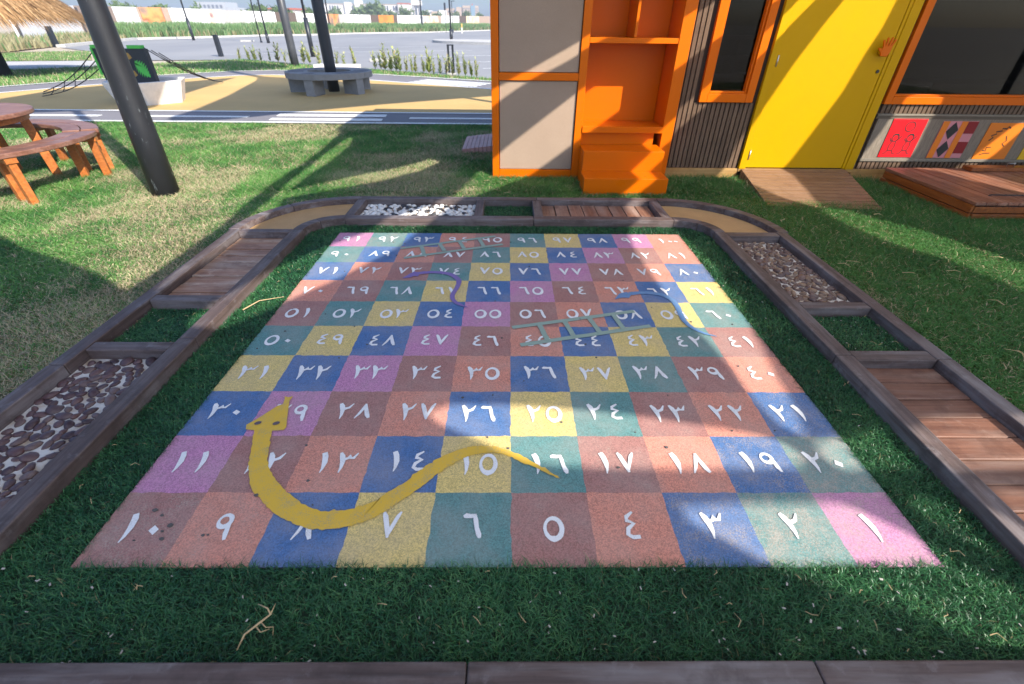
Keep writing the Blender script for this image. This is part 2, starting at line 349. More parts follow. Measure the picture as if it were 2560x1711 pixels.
M['leaf'] = mgrass('shrub_leaf', [(0.0, (0.16, 0.24, 0.06)), (0.5, (0.36, 0.43, 0.13)), (1.0, (0.6, 0.58, 0.26))], [(0.0, (0.3, 0.24, 0.12)), (1.0, (0.45, 0.34, 0.2))])
M['reed'] = mgrass('reed_leaf', [(0.0, (0.07, 0.14, 0.05)), (0.5, (0.17, 0.29, 0.11)), (1.0, (0.32, 0.44, 0.22))], [(0.0, (0.3, 0.26, 0.14)), (1.0, (0.45, 0.4, 0.24))])
M['tree'] = mgrass('far_tree_leaf', [(0.0, (0.06, 0.1, 0.035)), (0.5, (0.13, 0.2, 0.075)), (1.0, (0.24, 0.31, 0.13))], [(0.0, (0.3, 0.24, 0.12)), (1.0, (0.5, 0.42, 0.25))])
M['bark'] = mplain('bark', (0.13, 0.095, 0.065), 0.9)
M['straw_bit'] = mplain('dry_straw', (0.5, 0.36, 0.19), 0.8)
def col(name, c, rough=0.6, **k):
    if name not in M: M[name] = mplain(name, c, rough, **k)
    return M[name]

# ------------------------------------------------------------------ the setting: ground sheets
def sheet(name, poly, z, mat, kind='structure'):
    mb = MB(); n = len(poly); a = sum(poly[i][0]*poly[(i+1) % n][1]-poly[(i+1) % n][0]*poly[i][1] for i in range(n))
    if a < 0: poly = poly[::-1]
    mb.add([(p[0], p[1], z) for p in poly], [tuple(range(n))]); o = mb.build(name, mat); return tag(o, kind=kind)
sheet('ground', [(-3000, -3000), (3000, -3000), (3000, 4000), (-3000, 4000)], -0.04, M['sand'])
sheet('lawn', [(-30, -6), (12, -6), (12, 7.66), (-14, 7.66), (-30, 7.2)], -0.016, M['soil'])
HEDGE = [(-24.5, 24.5), (-27.7, 32.2), (-32.5, 46.0), (-30.2, 51.0), (-28.2, 60.0), (-24.5, 65.0), (-22.4, 75.6), (-14.2, 89.5), (-4.2, 123.0), (8, 150)]
sheet('car_park', [(-0.5, 15.6), (-4.9, 18.5), (-8.7, 20.7), (-11.8, 23.0), (-17.2, 21.5), (-22.3, 28)]+[(x+0.8, y-0.5) for x, y in HEDGE[1:]]+[(60, 150), (60, 10)], -0.012, M['parking'])
sheet('back_lawn', [(6, 11.2), (-0.5, 14.4), (-4.46, 16.3), (-7.9, 17.6), (-9.3, 17.1), (-10.9, 15.4), (-11.7, 14.1), (-12.8, 12.2), (-13.6, 9.5), (-14.5, 7.6), (-30, 7.2), (-30, 13.5), (-17.0, 16.7), (-13.9, 19.9), (-11.8, 22.8), (-8.7, 20.5), (-4.9, 18.3), (-0.5, 15.4), (6, 12)], -0.008, M['soil'])
sheet('pavement', [(-30, 13.6), (-17.0, 16.8), (-14.0, 19.9), (-17.3, 21.4), (-30, 17.6)], -0.006, M['pave'])
sheet('verge', [(-30, 17.7), (-17.4, 21.5), (-22.4, 28.0), (-26, 26.5), (-40, 22)], -0.004, M['soil'])
YBACK = [(6.0, 10.0), (-0.48, 12.82), (-4.05, 14.73), (-6.4, 15.85), (-7.6, 16.1), (-8.53, 15.75), (-9.7, 14.54), (-10.98, 12.9), (-11.84, 11.22), (-12.3, 9.6)]
TBACK = [(6.0, 11.5), (-0.53, 14.58), (-4.46, 16.43), (-6.9, 17.5), (-8.2, 17.55), (-9.3, 17.05), (-10.84, 15.43), (-11.8, 14.06), (-12.85, 12.0), (-13.4, 9.6)]
sheet('play_track', [(6, 7.66)]+TBACK+[(-14.0, 7.66)], 0.0, M['track'])
sheet('rubber_floor', [(6, 8.87)]+YBACK+[(-12.3, 8.87)], 0.004, M['yellow_rubber'])
def strip(name, pts, w, z, mat, side=0.0):
    mb = MB(); vs = []
    for i, p in enumerate(pts):
        a = Vector(pts[max(i-1, 0)]); b = Vector(pts[min(i+1, len(pts)-1)]); d = (b-a).normalized(); n = Vector((-d.y, d.x)); q = Vector(p)
        vs += [(*(q+n*(side+w/2)), z), (*(q+n*(side-w/2)), z)]
    mb.add(vs, [(2*i, 2*i+1, 2*i+3, 2*i+2) for i in range(len(pts)-1)]); o = mb.build(name, mat); return tag(o, kind='structure')
def smooth(pts, it=2):
    for _ in range(it):
        q = [pts[0]]
        for a, b in zip(pts[:-1], pts[1:]):
            q += [(a[0]*.75+b[0]*.25, a[1]*.75+b[1]*.25), (a[0]*.25+b[0]*.75, a[1]*.25+b[1]*.75)]
        pts = q+[pts[-1]]
    return pts
strip('track_line', YBACK, 0.12, 0.009, M['road_paint'], 0.08)
strip('track_line', [(p[0], p[1]) for p in TBACK], 0.12, 0.009, M['road_paint'], -0.1)
strip('track_line', [(6, 8.81), (-12.4, 8.81)], 0.11, 0.0085, M['road_paint'])
strip('track_line', [(6, 7.72), (-14, 7.72)], 0.11, 0.0085, M['road_paint'])
for x0, x1, y0, y1 in ((-4.24, -2.26, 8.34, 8.57), (-4.2, -2.24, 7.93, 8.13)):
    tag(MB().hexa([(x0, y0), (x1, y0), (x1-.02, y1), (x0-.03, y1)], 0.0035, 0.0085).build('crossing_stripe', M['road_paint']), kind='structure')
for x0, x1 in ((-1.8, -0.25), (0.3, 1.8), (-8.6, -7.35), (-6.9, -4.7), (-10.6, -9.2)):
    tag(MB().box(x0, x1, 8.17, 8.3, 0.0035, 0.0085).build('lane_dash', M['road_paint']), kind='structure')
for i in range(10):      # striped crossings on the far side of the track
    t = i/9; a = Vector((-1.9+0.0*t, 13.75+0.0*t))
for k in range(4):
    d = Vector((3.93, -1.85)).normalized(); n = Vector((-d.y, d.x)); c = Vector((-1.75, 14.05))+n*(k*0.27-0.32)
    q = [c-d*1.1-n*.07, c+d*1.1-n*.07, c+d*1.1+n*.07, c-d*1.1+n*.07]
    tag(MB().hexa([(p.x, p.y) for p in q], 0.0035, 0.0085).build('crossing_stripe', M['road_paint']), kind='structure')
for (a, b) in (((-9.5, 29.5), (-2.3, 33)), ((-5.6, 25.6), (1.5, 29.0)), ((-2.6, 22.3), (5, 25.5)), ((-12.5, 34), (-6, 37.5)), ((-14.5, 26.5), (-10.0, 29.0)), ((-1, 19.4), (6, 22))):
    strip('bay_line', [a, b], 0.13, -0.006, M['road_paint'])

# ------------------------------------------------------------------ added overhead shade, unseen: sails outlined to cast the shade and light bands
OUTER = [(-2.67, 9.30), (-2.66, 6.96), (-2.55, 5.79), (-2.53, 4.33), (-2.53, 3.74), (-2.45, 2.91), (-2.46, 2.38), (-2.46, 2.06), (-2.47, 1.81), (-2.75, 2.0), (-3.05, 2.17), (-3.26, 2.27), (-3.66, 2.45), (-4.04, 2.68), (-5.3, 3.2), (-5.3, -0.8), (10.5, -0.8), (10.5, 9.30)]  # right end stretched out of view to darken that side
GAPS = [
 [(-2.38, 6.7), (-2.42, 6.35), (-2.42, 5.6), (-2.37, 4.2), (-2.32, 3.4), (-2.30, 2.9), (-2.28, 2.35), (-2.27, 1.85), (-2.265, 1.6), (-2.22, 1.84), (-2.195, 2.08), (-2.16, 2.33), (-2.14, 2.8), (-2.16, 3.4), (-2.25, 3.75), (-2.27, 4.34), (-2.24, 5.15), (-2.25, 6.02)],
 [(-2.30, 3.85), (-2.22, 3.93), (-1.86, 4.31), (-1.5, 4.69), (-1.1, 5.14), (-1.02, 5.32), (-.83, 5.49), (-.58, 5.73), (-.40, 5.95), (-.2, 6.2), (0.0, 6.1), (-.25, 5.85), (-.44, 5.68), (-.52, 5.58), (-.74, 5.4), (-.83, 5.28), (-.92, 5.05), (-1.05, 4.75), (-1.41, 4.28), (-1.85, 3.94), (-2.1, 3.76), (-2.26, 3.66)],
 [(-1.84, 1.38), (-1.866, 1.51), (-1.81, 1.62), (-1.738, 1.8), (-1.65, 2.12), (-1.43, 2.5), (-1.2, 2.8), (-1.08, 3.08), (-.97, 3.2), (-.74, 3.47), (-.58, 3.73), (-.5, 4.04), (-.40, 4.55), (-.34, 4.8), (-.14, 5.3), (-.1, 5.38), (.2, 5.91), (.3, 6.05), (.7, 6.6), (1.25, 6.6), (.79, 5.92), (.71, 5.73), (.63, 5.52), (.35, 4.85), (.225, 4.54), (.118, 4.37), (-.1, 4.1), (-.33, 3.81), (-.5, 3.6), (-.6, 3.4), (-.68, 3.1), (-.76, 2.86), (-.88, 2.5), (-1.04, 2.22), (-1.18, 1.97), (-1.3, 1.82), (-1.42, 1.64), (-1.57, 1.44), (-1.66, 1.37), (-1.72, 1.34)],
 [(1.205, 0.56), (1.165, 0.65), (1.14, 0.76), (1.125, 0.88), (1.12, 1.025), (1.105, 1.165), (1.075, 1.319), (1.03, 1.45), (1.018, 1.615), (1.005, 1.803), (0.99, 2.034), (0.972, 2.32), (0.968, 2.571), (0.985, 2.825), (1.04, 3.05), (1.08, 3.5), (1.17, 3.95), (1.165, 4.1), (1.14, 4.4), (1.12, 4.7), (1.125, 5.0), (1.15, 5.3), (1.175, 5.5), (1.167, 5.95), (1.16, 6.2), (1.14, 6.8), (1.28, 6.8), (1.31, 6.2), (1.345, 5.95), (1.37, 5.78), (1.40, 5.42), (1.36, 4.95), (1.335, 4.75), (1.33, 4.45), (1.34, 4.2), (1.335, 4.0), (1.30, 3.8), (1.2, 3.5), (1.25, 3.2), (1.36, 3.02), (1.41, 2.743), (1.44, 2.499), (1.463, 2.188), (1.456, 1.9), (1.445, 1.7), (1.42, 1.55), (1.39, 1.4), (1.361, 1.229), (1.331, 1.072), (1.31, 0.94), (1.30, 0.81), (1.28, 0.7), (1.262, 0.62), (1.235, 0.56)],
 [(2.93, 3.50), (2.696, 3.796), (2.512, 4.241), (2.402, 4.609), (2.36, 4.75), (2.2, 4.97), (2.09, 5.15), (2.0, 5.33), (1.806, 5.678), (1.658, 5.997), (1.56, 6.25), (1.4, 6.8), (1.8, 6.8), (2.064, 6.209), (2.268, 5.967), (2.39, 5.78), (2.66, 5.42), (2.856, 5.069), (3.03, 4.75), (3.09, 4.5), (3.05, 4.0), (2.99, 3.52)],
 [(-0.40, 0.68), (-0.282, 0.755), (-0.007, 0.752), (0.27, 0.727), (0.568, 0.686), (0.784, 0.635), (1.003, 0.588), (1.11, 0.55), (1.165, 0.50), (1.185, 0.45), (1.16, 0.40), (0.995, 0.398), (0.6, 0.398), (0.351, 0.399), (0.166, 0.412), (0.058, 0.43), (-0.04, 0.48), (-0.145, 0.55), (-0.27, 0.615)],
 [(1.27, 0.535), (1.41, 0.565), (1.558, 0.60), (1.764, 0.66), (1.903, 0.685), (2.15, 0.69), (2.6, 0.65), (2.6, 0.42), (2.044, 0.408), (1.643, 0.402), (1.464, 0.395), (1.391, 0.40), (1.27, 0.387), (1.255, 0.441)],
 [(0.541, 0.19), (0.6, 0.222), (0.853, 0.236), (1.136, 0.233), (1.2, 0.243), (1.233, 0.225), (1.281, 0.181), (1.366, 0.118), (1.414, 0.059), (1.47, -0.01), (1.522, -0.055), (1.64, -0.1), (1.6, -0.25), (1.366, -0.24), (1.298, -0.2), (1.226, -0.155), (1.098, -0.1), (0.962, -0.045), (0.844, 0.0), (0.79, 0.045), (0.706, 0.11), (0.601, 0.17)],
 [(1.435, 0.253), (1.52, 0.275), (1.61, 0.215), (1.66, 0.1), (1.66, 0.03), (1.58, 0.05), (1.51, 0.12), (1.455, 0.18)],
 [(1.78, 0.316), (1.9, 0.3), (2.1, 0.2), (2.1, 0.02), (1.78, 0.0), (1.74, 0.112), (1.745, 0.2)],
 [(2.96, 3.47), (3.211, 3.419), (3.33, 3.18), (3.496, 2.963), (3.6, 2.7), (3.705, 2.458), (3.85, 2.05), (3.45, 1.60), (3.371, 1.951), (3.29, 2.206), (3.21, 2.38), (3.09, 2.56), (3.0, 2.78), (2.93, 3.06), (2.9, 3.36)],
 [(3.36, 5.42), (3.497, 5.25), (3.637, 5.068), (3.735, 4.901), (3.83, 4.72), (4.37, 4.72), (4.30, 4.88), (4.15, 5.03), (3.97, 5.21), (3.74, 5.42), (3.6, 5.45)],
 [(4.97, 5.19), (5.04, 4.85), (5.03, 4.66), (5.20, 4.68), (5.25, 4.82), (5.12, 5.15)],
 [(4.25, 4.58), (4.60, 4.58), (4.95, 4.29), (5.0, 3.89), (4.75, 3.62), (4.6, 4.02), (4.5, 4.44)],
]
def seg_dist(px, py, poly):
    d = np.full(px.shape, 1e9)
    for (x0, y0), (x1, y1) in zip(poly, poly[1:]+poly[:1]):
        vx, vy = x1-x0, y1-y0; t = np.clip(((px-x0)*vx+(py-y0)*vy)/(vx*vx+vy*vy+1e-12), 0, 1)
        d = np.minimum(d, np.hypot(px-x0-t*vx, py-y0-t*vy))
    return d
def inside(px, py, poly):
    r = np.zeros(px.shape, bool)
    for (x0, y0), (x1, y1) in zip(poly, poly[1:]+poly[:1]):
        c = (y0 > py) != (y1 > py)
        r ^= c & (px < (x1-x0)*(py-y0)/((y1-y0) if y1 != y0 else 1e-12)+x0)
    return r
def sdf(px, py, poly): d = seg_dist(px, py, poly); return np.where(inside(px, py, poly), -d, d)
def sail_mesh(name, outers, gaps, H, step):
    """sheet at height H whose shadow under the sun covers the outer outlines less the gaps"""
    t = H/1.03; xs = np.array([p for o in outers for p in o]); x0, y0 = xs.min(0)-step; x1, y1 = xs.max(0)+step
    gx = np.arange(x0, x1+step, step); gy = np.arange(y0, y1+step, step); X, Y = np.meshgrid(gx, gy, indexing='ij')
    F = np.minimum.reduce([sdf(X, Y, o) for o in outers])
    for g in gaps:
        F = np.maximum(F, -sdf(X, Y, g))
    V = []; key = {}; faces = []
    def vid(k, p):
        if k not in key: key[k] = len(V); V.append((p[0]+t, p[1]-t, H))
        return key[k]
    ins = F < 0
    for i in range(len(gx)-1):
        for j in range(len(gy)-1):
            cs = [(i, j), (i+1, j), (i+1, j+1), (i, j+1)]; s = [ins[c] for c in cs]
            if not any(s): continue
            poly = []
            for k in range(4):
                a, b = cs[k], cs[(k+1) % 4]
                if ins[a]: poly.append(vid(a, (gx[a[0]], gy[a[1]])))
                if ins[a] != ins[b]:
                    u = F[a]/(F[a]-F[b]); kk = (min(a, b), max(a, b))
                    poly.append(vid(kk, (gx[a[0]]+(gx[b[0]]-gx[a[0]])*u, gy[a[1]]+(gy[b[1]]-gy[a[1]])*u)))
            if len(poly) >= 3: faces.append(tuple(poly))
    me = bpy.data.meshes.new(name); me.from_pydata(V, [], faces); me.update(); return me
def msail(name, tr):
    m = NM(name, 0.9, 0.1); m.col((0.7, 0.68, 0.64)); t = m.n.new('ShaderNodeBsdfTranslucent'); t.inputs[0].default_value = (0.75, 0.71, 0.66, 1)
    mx = m.n.new('ShaderNodeMixShader'); mx.inputs[0].default_value = tr
    m.l.new(m.b.outputs[0], mx.inputs[1]); m.l.new(t.outputs[0], mx.inputs[2]); m.l.new(mx.outputs[0], m.n['Material Output'].inputs[0]); return m.m
M['sail'] = msail('pale_shade_fabric', 0.6); M['sail_dense'] = msail('added_dense_fabric', 0.04)  # translucency raised to fill the board shade; dense sheet added to darken the right
def canopy(name, label, outers, gaps, H, step, posts):
    root = empty(name, (posts[0][0], posts[0][1], 0)); tag(root, label, 'canopy')
    inv = Matrix.Translation(-Vector(root.location))
    me = sail_mesh('sail', outers, gaps, H, step); me.materials.append(M['sail']); me.materials.append(M['sail_dense'])
    for p in me.polygons: p.material_index = int(p.center.x > 5.1 or H > 4)
    o = link('sail', me, root); o.matrix_parent_inverse = inv
    for x, y in posts[0 if name == 'unseen_board_canopy' else 1:]:
        p = MB().tube([(x, y, -.05), (x, y, H)], 0.09, 16).build('post', M['black_steel'], root, smooth=True); p.matrix_parent_inverse = inv
    return root
canopy('unseen_board_canopy', 'unseen fabric canopy shaped to cast the shade and light bands on board and playhouse', [OUTER], GAPS, 3.0, 0.06, [(13.2, -3.5), (13.2, 6.2), (-2.2, -3.5)])
Y1 = [(-0.4, 11.353), (-2.674, 9.872), (-4.078, 8.764), (-4.588, 8.292), (-4.985, 7.943), (-5.932, 7.78), (-6.054, 8.219), (-6.076, 8.964), (-6.469, 11.017), (-7.316, 14.286), (-7.8, 15.5), (-6.775, 15.149), (-3.805, 13.738), (-0.445, 12.865), (2.316, 12.302), (2.4, 11.9)]  # shade outlines on floor and back lawn, lifted into unseen canopies
Y2 = [(-7.55, 10.945), (-8.0, 13.385), (-8.3, 15.2), (-9.124, 13.599), (-10.586, 12.707), (-11.012, 11.739), (-10.9, 10.083), (-11.7, 8.684), (-10.0, 7.9), (-9.237, 8.36), (-8.091, 8.74), (-6.971, 9.093)]
Y3 = [(-13.235, 18.868), (-11.805, 22.0), (-8.658, 19.817), (-8.027, 18.388), (-9.215, 17.261), (-11.675, 17.973)]
canopy('unseen_floor_canopy', 'unseen fabric canopy behind the playhouse, shaped to shade the yellow floor', [Y1], [], 5.5, 0.2, [(2.5, 7.5), (2.5, 7.5)])
canopy('unseen_left_canopy', 'unseen fabric canopy over the scuffed black pole, shaped to shade the left yellow floor', [Y2], [], 5.5, 0.2, [(-3.478, 3.86)])
canopy('unseen_back_canopy', 'small unseen fabric canopy by the grey pole, shaped to shade the back lawn', [Y3], [], 3.4, 0.2, [(-8.28, 19.75)])

# ------------------------------------------------------------------ game board
S = 0.28
board = empty('game_board', (0, 1.4, 0)); tag(board, 'snakes and ladders board of a hundred painted numbered squares set in the turf', 'game board')
BINV = Matrix.Translation((0, -1.4, 0))
def onboard(o): o.matrix_parent_inverse = BINV; return o
onboard(MB().box(-1.4, 1.4, 0, 2.8, -0.03, 0.0).build('slab', M['track'], board))
ROWS = ['ROBYGROBGP', 'PROBYGROBG', 'BPROBYGROB', 'YBPROBYGRO', 'GYBPROBYGR', 'RGYBPROBYG', 'ORGYBPROBY', 'BORGYBPROB', 'GBORGYBPRO', 'PGBORGYBPO']
def jit(n, amp): return [0.0]+[random.gauss(0, amp*.75) for _ in range(n-1)]+[0.0]
NS = 12
hline = {}; vline = {}
for c in range(10):
    for r in range(11):
        a = 0.0 if r in (0, 10) else 0.0022
        hline[c, r] = [(-1.4+S*(c+i/NS), S*r+j) for i, j in enumerate(jit(NS, a))]
for c in range(11):
    for r in range(10):
        a = 0.0 if c in (0, 10) else 0.0022
        vline[c, r] = [(-1.4+S*c+j, S*(r+i/NS)) for i, j in enumerate(jit(NS, a))]
DIG = {
 1: [[(.36, 1, .2), (.47, .8, .24), (.55, .5, .22), (.55, .2, .12), (.5, 0, .04)]],
 2: [[(.16, 1, .14), (.28, .82, .24), (.38, .55, .22), (.42, .25, .14), (.4, 0, .04)], [(.3, .72, .12), (.5, .64, .17), (.7, .72, .15), (.88, .98, .05)]],
 3: [[(.1, 1, .12), (.22, .82, .24), (.32, .55, .22), (.34, .25, .14), (.3, 0, .04)], [(.24, .74, .12), (.4, .66, .16), (.55, .72, .14), (.6, .86, .1), (.64, .72, .14), (.8, .72, .14), (.96, .98, .05)]],
 4: [[(.72, 1, .08), (.42, .82, .16), (.4, .68, .17), (.68, .58, .15), (.4, .4, .16), (.34, .2, .17), (.52, .1, .17), (.84, .12, .15)]],
 6: [[(.1, .84, .1), (.22, .88, .2), (.42, .86, .17), (.62, .88, .15)], [(.58, .94, .12), (.64, .7, .17), (.7, .4, .17), (.8, .15, .2), (.84, .02, .1)]],
 7: [[(.12, 1, .1), (.22, .84, .2), (.4, .4, .2), (.5, .06, .1)], [(.47, .1, .1), (.6, .45, .15), (.76, .82, .16), (.88, 1, .08)]],
 8: [[(.1, .04, .05), (.26, .3, .13), (.42, .68, .16), (.5, .98, .1)], [(.48, .96, .1), (.58, .62, .18), (.74, .25, .22), (.86, .06, .12)]],
}
def ribbon(mb, pts, z, sx, sy, ox, oy, rot=0.0):
    P = [Vector((ox+p[0]*sx, oy+p[1]*sy)) for p in pts]; W = [p[2]*sx for p in pts]
    vs = []
    for i in range(len(P)):
        d = (P[min(i+1, len(P)-1)]-P[max(i-1, 0)]).normalized(); n = Vector((-d.y, d.x))
        jitw = W[i]/2*random.uniform(1.05, 1.25)
        vs += [(*(P[i]+n*jitw), z), (*(P[i]-n*jitw), z)]
    mb.add(vs, [(2*i, 2*i+1, 2*i+3, 2*i+2) for i in range(len(P)-1)])
def ringp(mb, cx, cy, rx, ry, w, z, sx, sy, ox, oy, n=20):
    vs = []; fs = []
    for k in range(n):
        t = 2*math.pi*k/n; ww = w*random.uniform(0.95, 1.2)*(1+0.25*math.cos(t+0.7))
        for q in (1, -1):
            vs.append((ox+(cx+(rx+q*ww/2)*math.cos(t))*sx, oy+(cy+(ry+q*ww/2)*math.sin(t))*sy, z))
    for k in range(n): fs.append((2*k, 2*((k+1) % n), 2*((k+1) % n)+1, 2*k+1))
    mb.add(vs, fs)
def digit(mb, d, ox, oy, w, h, z):
    if d == 0:
        c = (ox+.5*w, oy+.42*h); a = .2*w; b = .17*h
        mb.add([(c[0]-a, c[1]-.02*h, z), (c[0]+.1*w, c[1]-b, z), (c[0]+a, c[1]+.03*h, z), (c[0]-.08*w, c[1]+b, z)], [(0, 1, 2, 3)]); return
    if d == 5: ringp(mb, .5, .48, .36, .4, .17, z, w, h, ox, oy); return
    if d == 9:
        ringp(mb, .42, .7, .26, .22, .15, z, w, h, ox, oy, 16)
        ribbon(mb, [(.66, .78, .1), (.68, .5, .17), (.72, .25, .2), (.8, .02, .1)], z+.0007, w, h, ox, oy); return
    for q, st in enumerate(DIG[d]): ribbon(mb, st, z+.0007*q, w, h, ox, oy)
WEAR = {1: .8, 2: 1.0, 3: .75, 20: 1.0, 19: .75, 21: .75, 10: .8, 9: .55, 18: .3, 22: .3, 80: .7, 81: .45, 82: .6, 83: .5, 61: .3, 60: .55, 100: .5, 99: .5, 92: .8, 89: .45, 86: .5, 98: .4, 8: .35, 5: .5, 16: .2, 17: .55, 23: .4, 24: .3}
for r in range(10):
    for c in range(10):
        num = 10*r+(c+1 if r % 2 else 10-c)
        poly = hline[c, r][:-1]+vline[c+1, r][:-1]+hline[c, r+1][::-1][:-1]+vline[c, r][::-1][:-1]
        t = onboard(MB().prism(poly, -0.001, 0.004, False).build('tile', M['tile_'+ROWS[r][c]], board)); t['wear'] = WEAR.get(num, 0.15+0.15*random.random())
        mb = MB(); cx, cy = -1.4+S*(c+.5)+random.uniform(-.008, .008), S*(r+.5)+random.uniform(-.008, .006)
        ds = [int(k) for k in str(num)]; h = S*0.37*random.uniform(.94, 1.06); w = S*0.29
        xs0 = {1: [cx-w/2], 2: [cx-w*1.02, cx+w*.06], 3: [cx-w*1.1, cx-w*.3, cx+w*.26]}[len(ds)]
        for d, x0 in zip(ds, xs0):
            mb = MB(); digit(mb, d, x0, cy-h/2, w, h*(.9 if len(ds) == 3 else 1), 0.0068); link('numeral', mb.mesh('numeral'), t, M['numeral'])
Z_S = 0.0082
SN_OUT = [(-1.087, 0.586), (-1.057, 0.496), (-1.016, 0.386), (-0.977, 0.31), (-0.95, 0.282), (-0.848, 0.197), (-0.757, 0.149), (-0.67, 0.126), (-0.57, 0.133), (-0.462, 0.183), (-0.412, 0.23), (-0.313, 0.325), (-0.291, 0.353), (-0.206, 0.43), (-0.139, 0.463), (-0.064, 0.469), (-0.011, 0.455), (0.036, 0.419), (0.1, 0.392), (0.173, 0.343)]
SN_IN = [(-1.009, 0.586), (-0.984, 0.496), (-0.956, 0.412), (-0.921, 0.36), (-0.829, 0.282), (-0.736, 0.219), (-0.665, 0.197), (-0.571, 0.205), (-0.477, 0.247), (-0.457, 0.276), (-0.382, 0.337), (-0.362, 0.376), (-0.286, 0.44), (-0.203, 0.489), (-0.141, 0.506), (-0.074, 0.503), (-0.002, 0.477), (0.08, 0.43), (0.162, 0.366), (0.187, 0.343)]
def dense(pts, n=110):
    P = np.array(smooth(pts, 3)); s = np.r_[0, np.cumsum(np.hypot(*np.diff(P, axis=0).T))]; u = np.linspace(0, s[-1], n)
    return np.c_[np.interp(u, s, P[:, 0]), np.interp(u, s, P[:, 1])]
def paint_band(name, A, B, z, mat, jitter=0.0022):
    A = dense(A)+rng.normal(0, jitter, (110, 2)); B = dense(B)+rng.normal(0, jitter, (110, 2)); mb = MB()
    mb.add([(*p, z) for p in A]+[(*p, z) for p in B], [(i, i+1, 110+i+1, 110+i) for i in range(109)]); return mb
sn = onboard(paint_band('s', SN_OUT, SN_IN, Z_S, None).build('yellow_snake', M['snake_y'], board)); sn['label'] = 'large yellow painted snake with a forked tongue curling across the front rows'
SN_HEAD = [(-1.094, 0.588), (-1.124, 0.592), (-1.134, 0.618), (-1.107, 0.65), (-1.05, 0.736), (-1.03, 0.747), (-1.038, 0.79), (-1.047, 0.8), (-1.024, 0.793), (-1.005, 0.8), (-1.009, 0.768), (-0.994, 0.719), (-0.975, 0.657), (-0.958, 0.605), (-0.963, 0.588), (-1.009, 0.584), (-1.05, 0.582)]
hd = MB(); hd.add([(x, y, Z_S+.0008) for x, y in SN_HEAD], [tuple(range(len(SN_HEAD)))]); hd.build('head', M['snake_y'], sn)
for ex, ey in ((-1.088, 0.627), (-1.009, 0.626)):
    e = MB(); e.add([(ex+.014*math.cos(k*math.pi/6)+.004*math.sin(k*math.pi/6), ey+.011*math.sin(k*math.pi/6), Z_S+.003) for k in range(12)], [tuple(range(12))]); e.build('eye', M['eye'], sn)
def snake(name, pts, head, mat, label):
    mb = MB(); n = len(pts); A = []; B = []
    for i, (x, y, w) in enumerate(pts):
        d = (Vector(pts[min(i+1, n-1)][:2])-Vector(pts[max(i-1, 0)][:2])).normalized(); q = Vector((-d.y, d.x))*w*.5
        A.append((x+q.x, y+q.y)); B.append((x-q.x, y-q.y))
    o = onboard(paint_band('s', A, B, Z_S, None, 0.0012).build(name, mat, board)); o['label'] = label
    h = MB(); h.add([(x, y, Z_S+.0008) for x, y in head], [tuple(range(len(head)))]); h.build('head', mat, o)
snake('violet_snake', [(-0.659, 2.055, .04), (-0.562, 2.079, .036), (-0.467, 2.076, .04), (-0.392, 2.038, .04), (-0.338, 1.957, .036), (-0.344, 1.867, .03), (-0.372, 1.759, .03), (-0.357, 1.689, .03), (-0.31, 1.637, .025), (-0.258, 1.607, .006)], [(-0.73, 1.984), (-0.682, 1.991), (-0.655, 2.019), (-0.628, 2.01), (-0.621, 2.055), (-0.664, 2.087), (-0.688, 2.054)], M['snake_p'], 'small violet painted snake on the upper left squares')
snake('blue_snake', [(0.77, 1.785, .04), (0.866, 1.805, .036), (0.948, 1.791, .038), (1.007, 1.749, .04), (1.034, 1.657, .038), (1.022, 1.541, .032), (1.018, 1.456, .032), (1.049, 1.375, .026), (1.1, 1.326, .018), (1.151, 1.305, .005)], [(0.658, 1.71), (0.71, 1.733), (0.754, 1.729), (0.777, 1.771), (0.753, 1.807), (0.703, 1.785)], M['snake_b'], 'small blue painted snake on the upper right squares')
def ladder(name, segs, label):
    o0 = empty(name); o0.parent = board; onboard(o0); o0['label'] = label
    for k, (a, b) in enumerate(segs):
        mb = MB(); d = (Vector(b)-Vector(a)).normalized(); n = Vector((-d.y, d.x))*(.016 if k < 2 else .015); m = 14; vs = []
        for i in range(m+1):
            p = Vector(a).lerp(Vector(b), i/m); vs += [(*(p+n*random.uniform(.9, 1.1)), Z_S+.0008*(k > 1)), (*(p-n*random.uniform(.9, 1.1)), Z_S+.0008*(k > 1))]
        mb.add(vs, [(2*i, 2*i+1, 2*i+3, 2*i+2) for i in range(m)]); mb.build('rail' if k < 2 else 'rung', M['ladder'], o0)
ladder('painted_ladder', [[(-0.838, 2.476), (-0.116, 2.732)], [(-0.78, 2.308), (-0.055, 2.569)], [(-0.685, 2.519), (-0.638, 2.363)], [(-0.545, 2.562), (-0.497, 2.434)], [(-0.397, 2.615), (-0.352, 2.48)], [(-0.244, 2.668), (-0.204, 2.529)]], 'grey green painted ladder on the two back rows')
ladder('painted_ladder', [[(0.011, 1.385), (0.749, 1.57)], [(0.054, 1.214), (0.807, 1.408)], [(0.166, 1.42), (0.205, 1.256)], [(0.317, 1.45), (0.353, 1.299)], [(0.466, 1.487), (0.505, 1.335)], [(0.615, 1.527), (0.646, 1.375)]], 'grey green painted ladder on the middle rows')

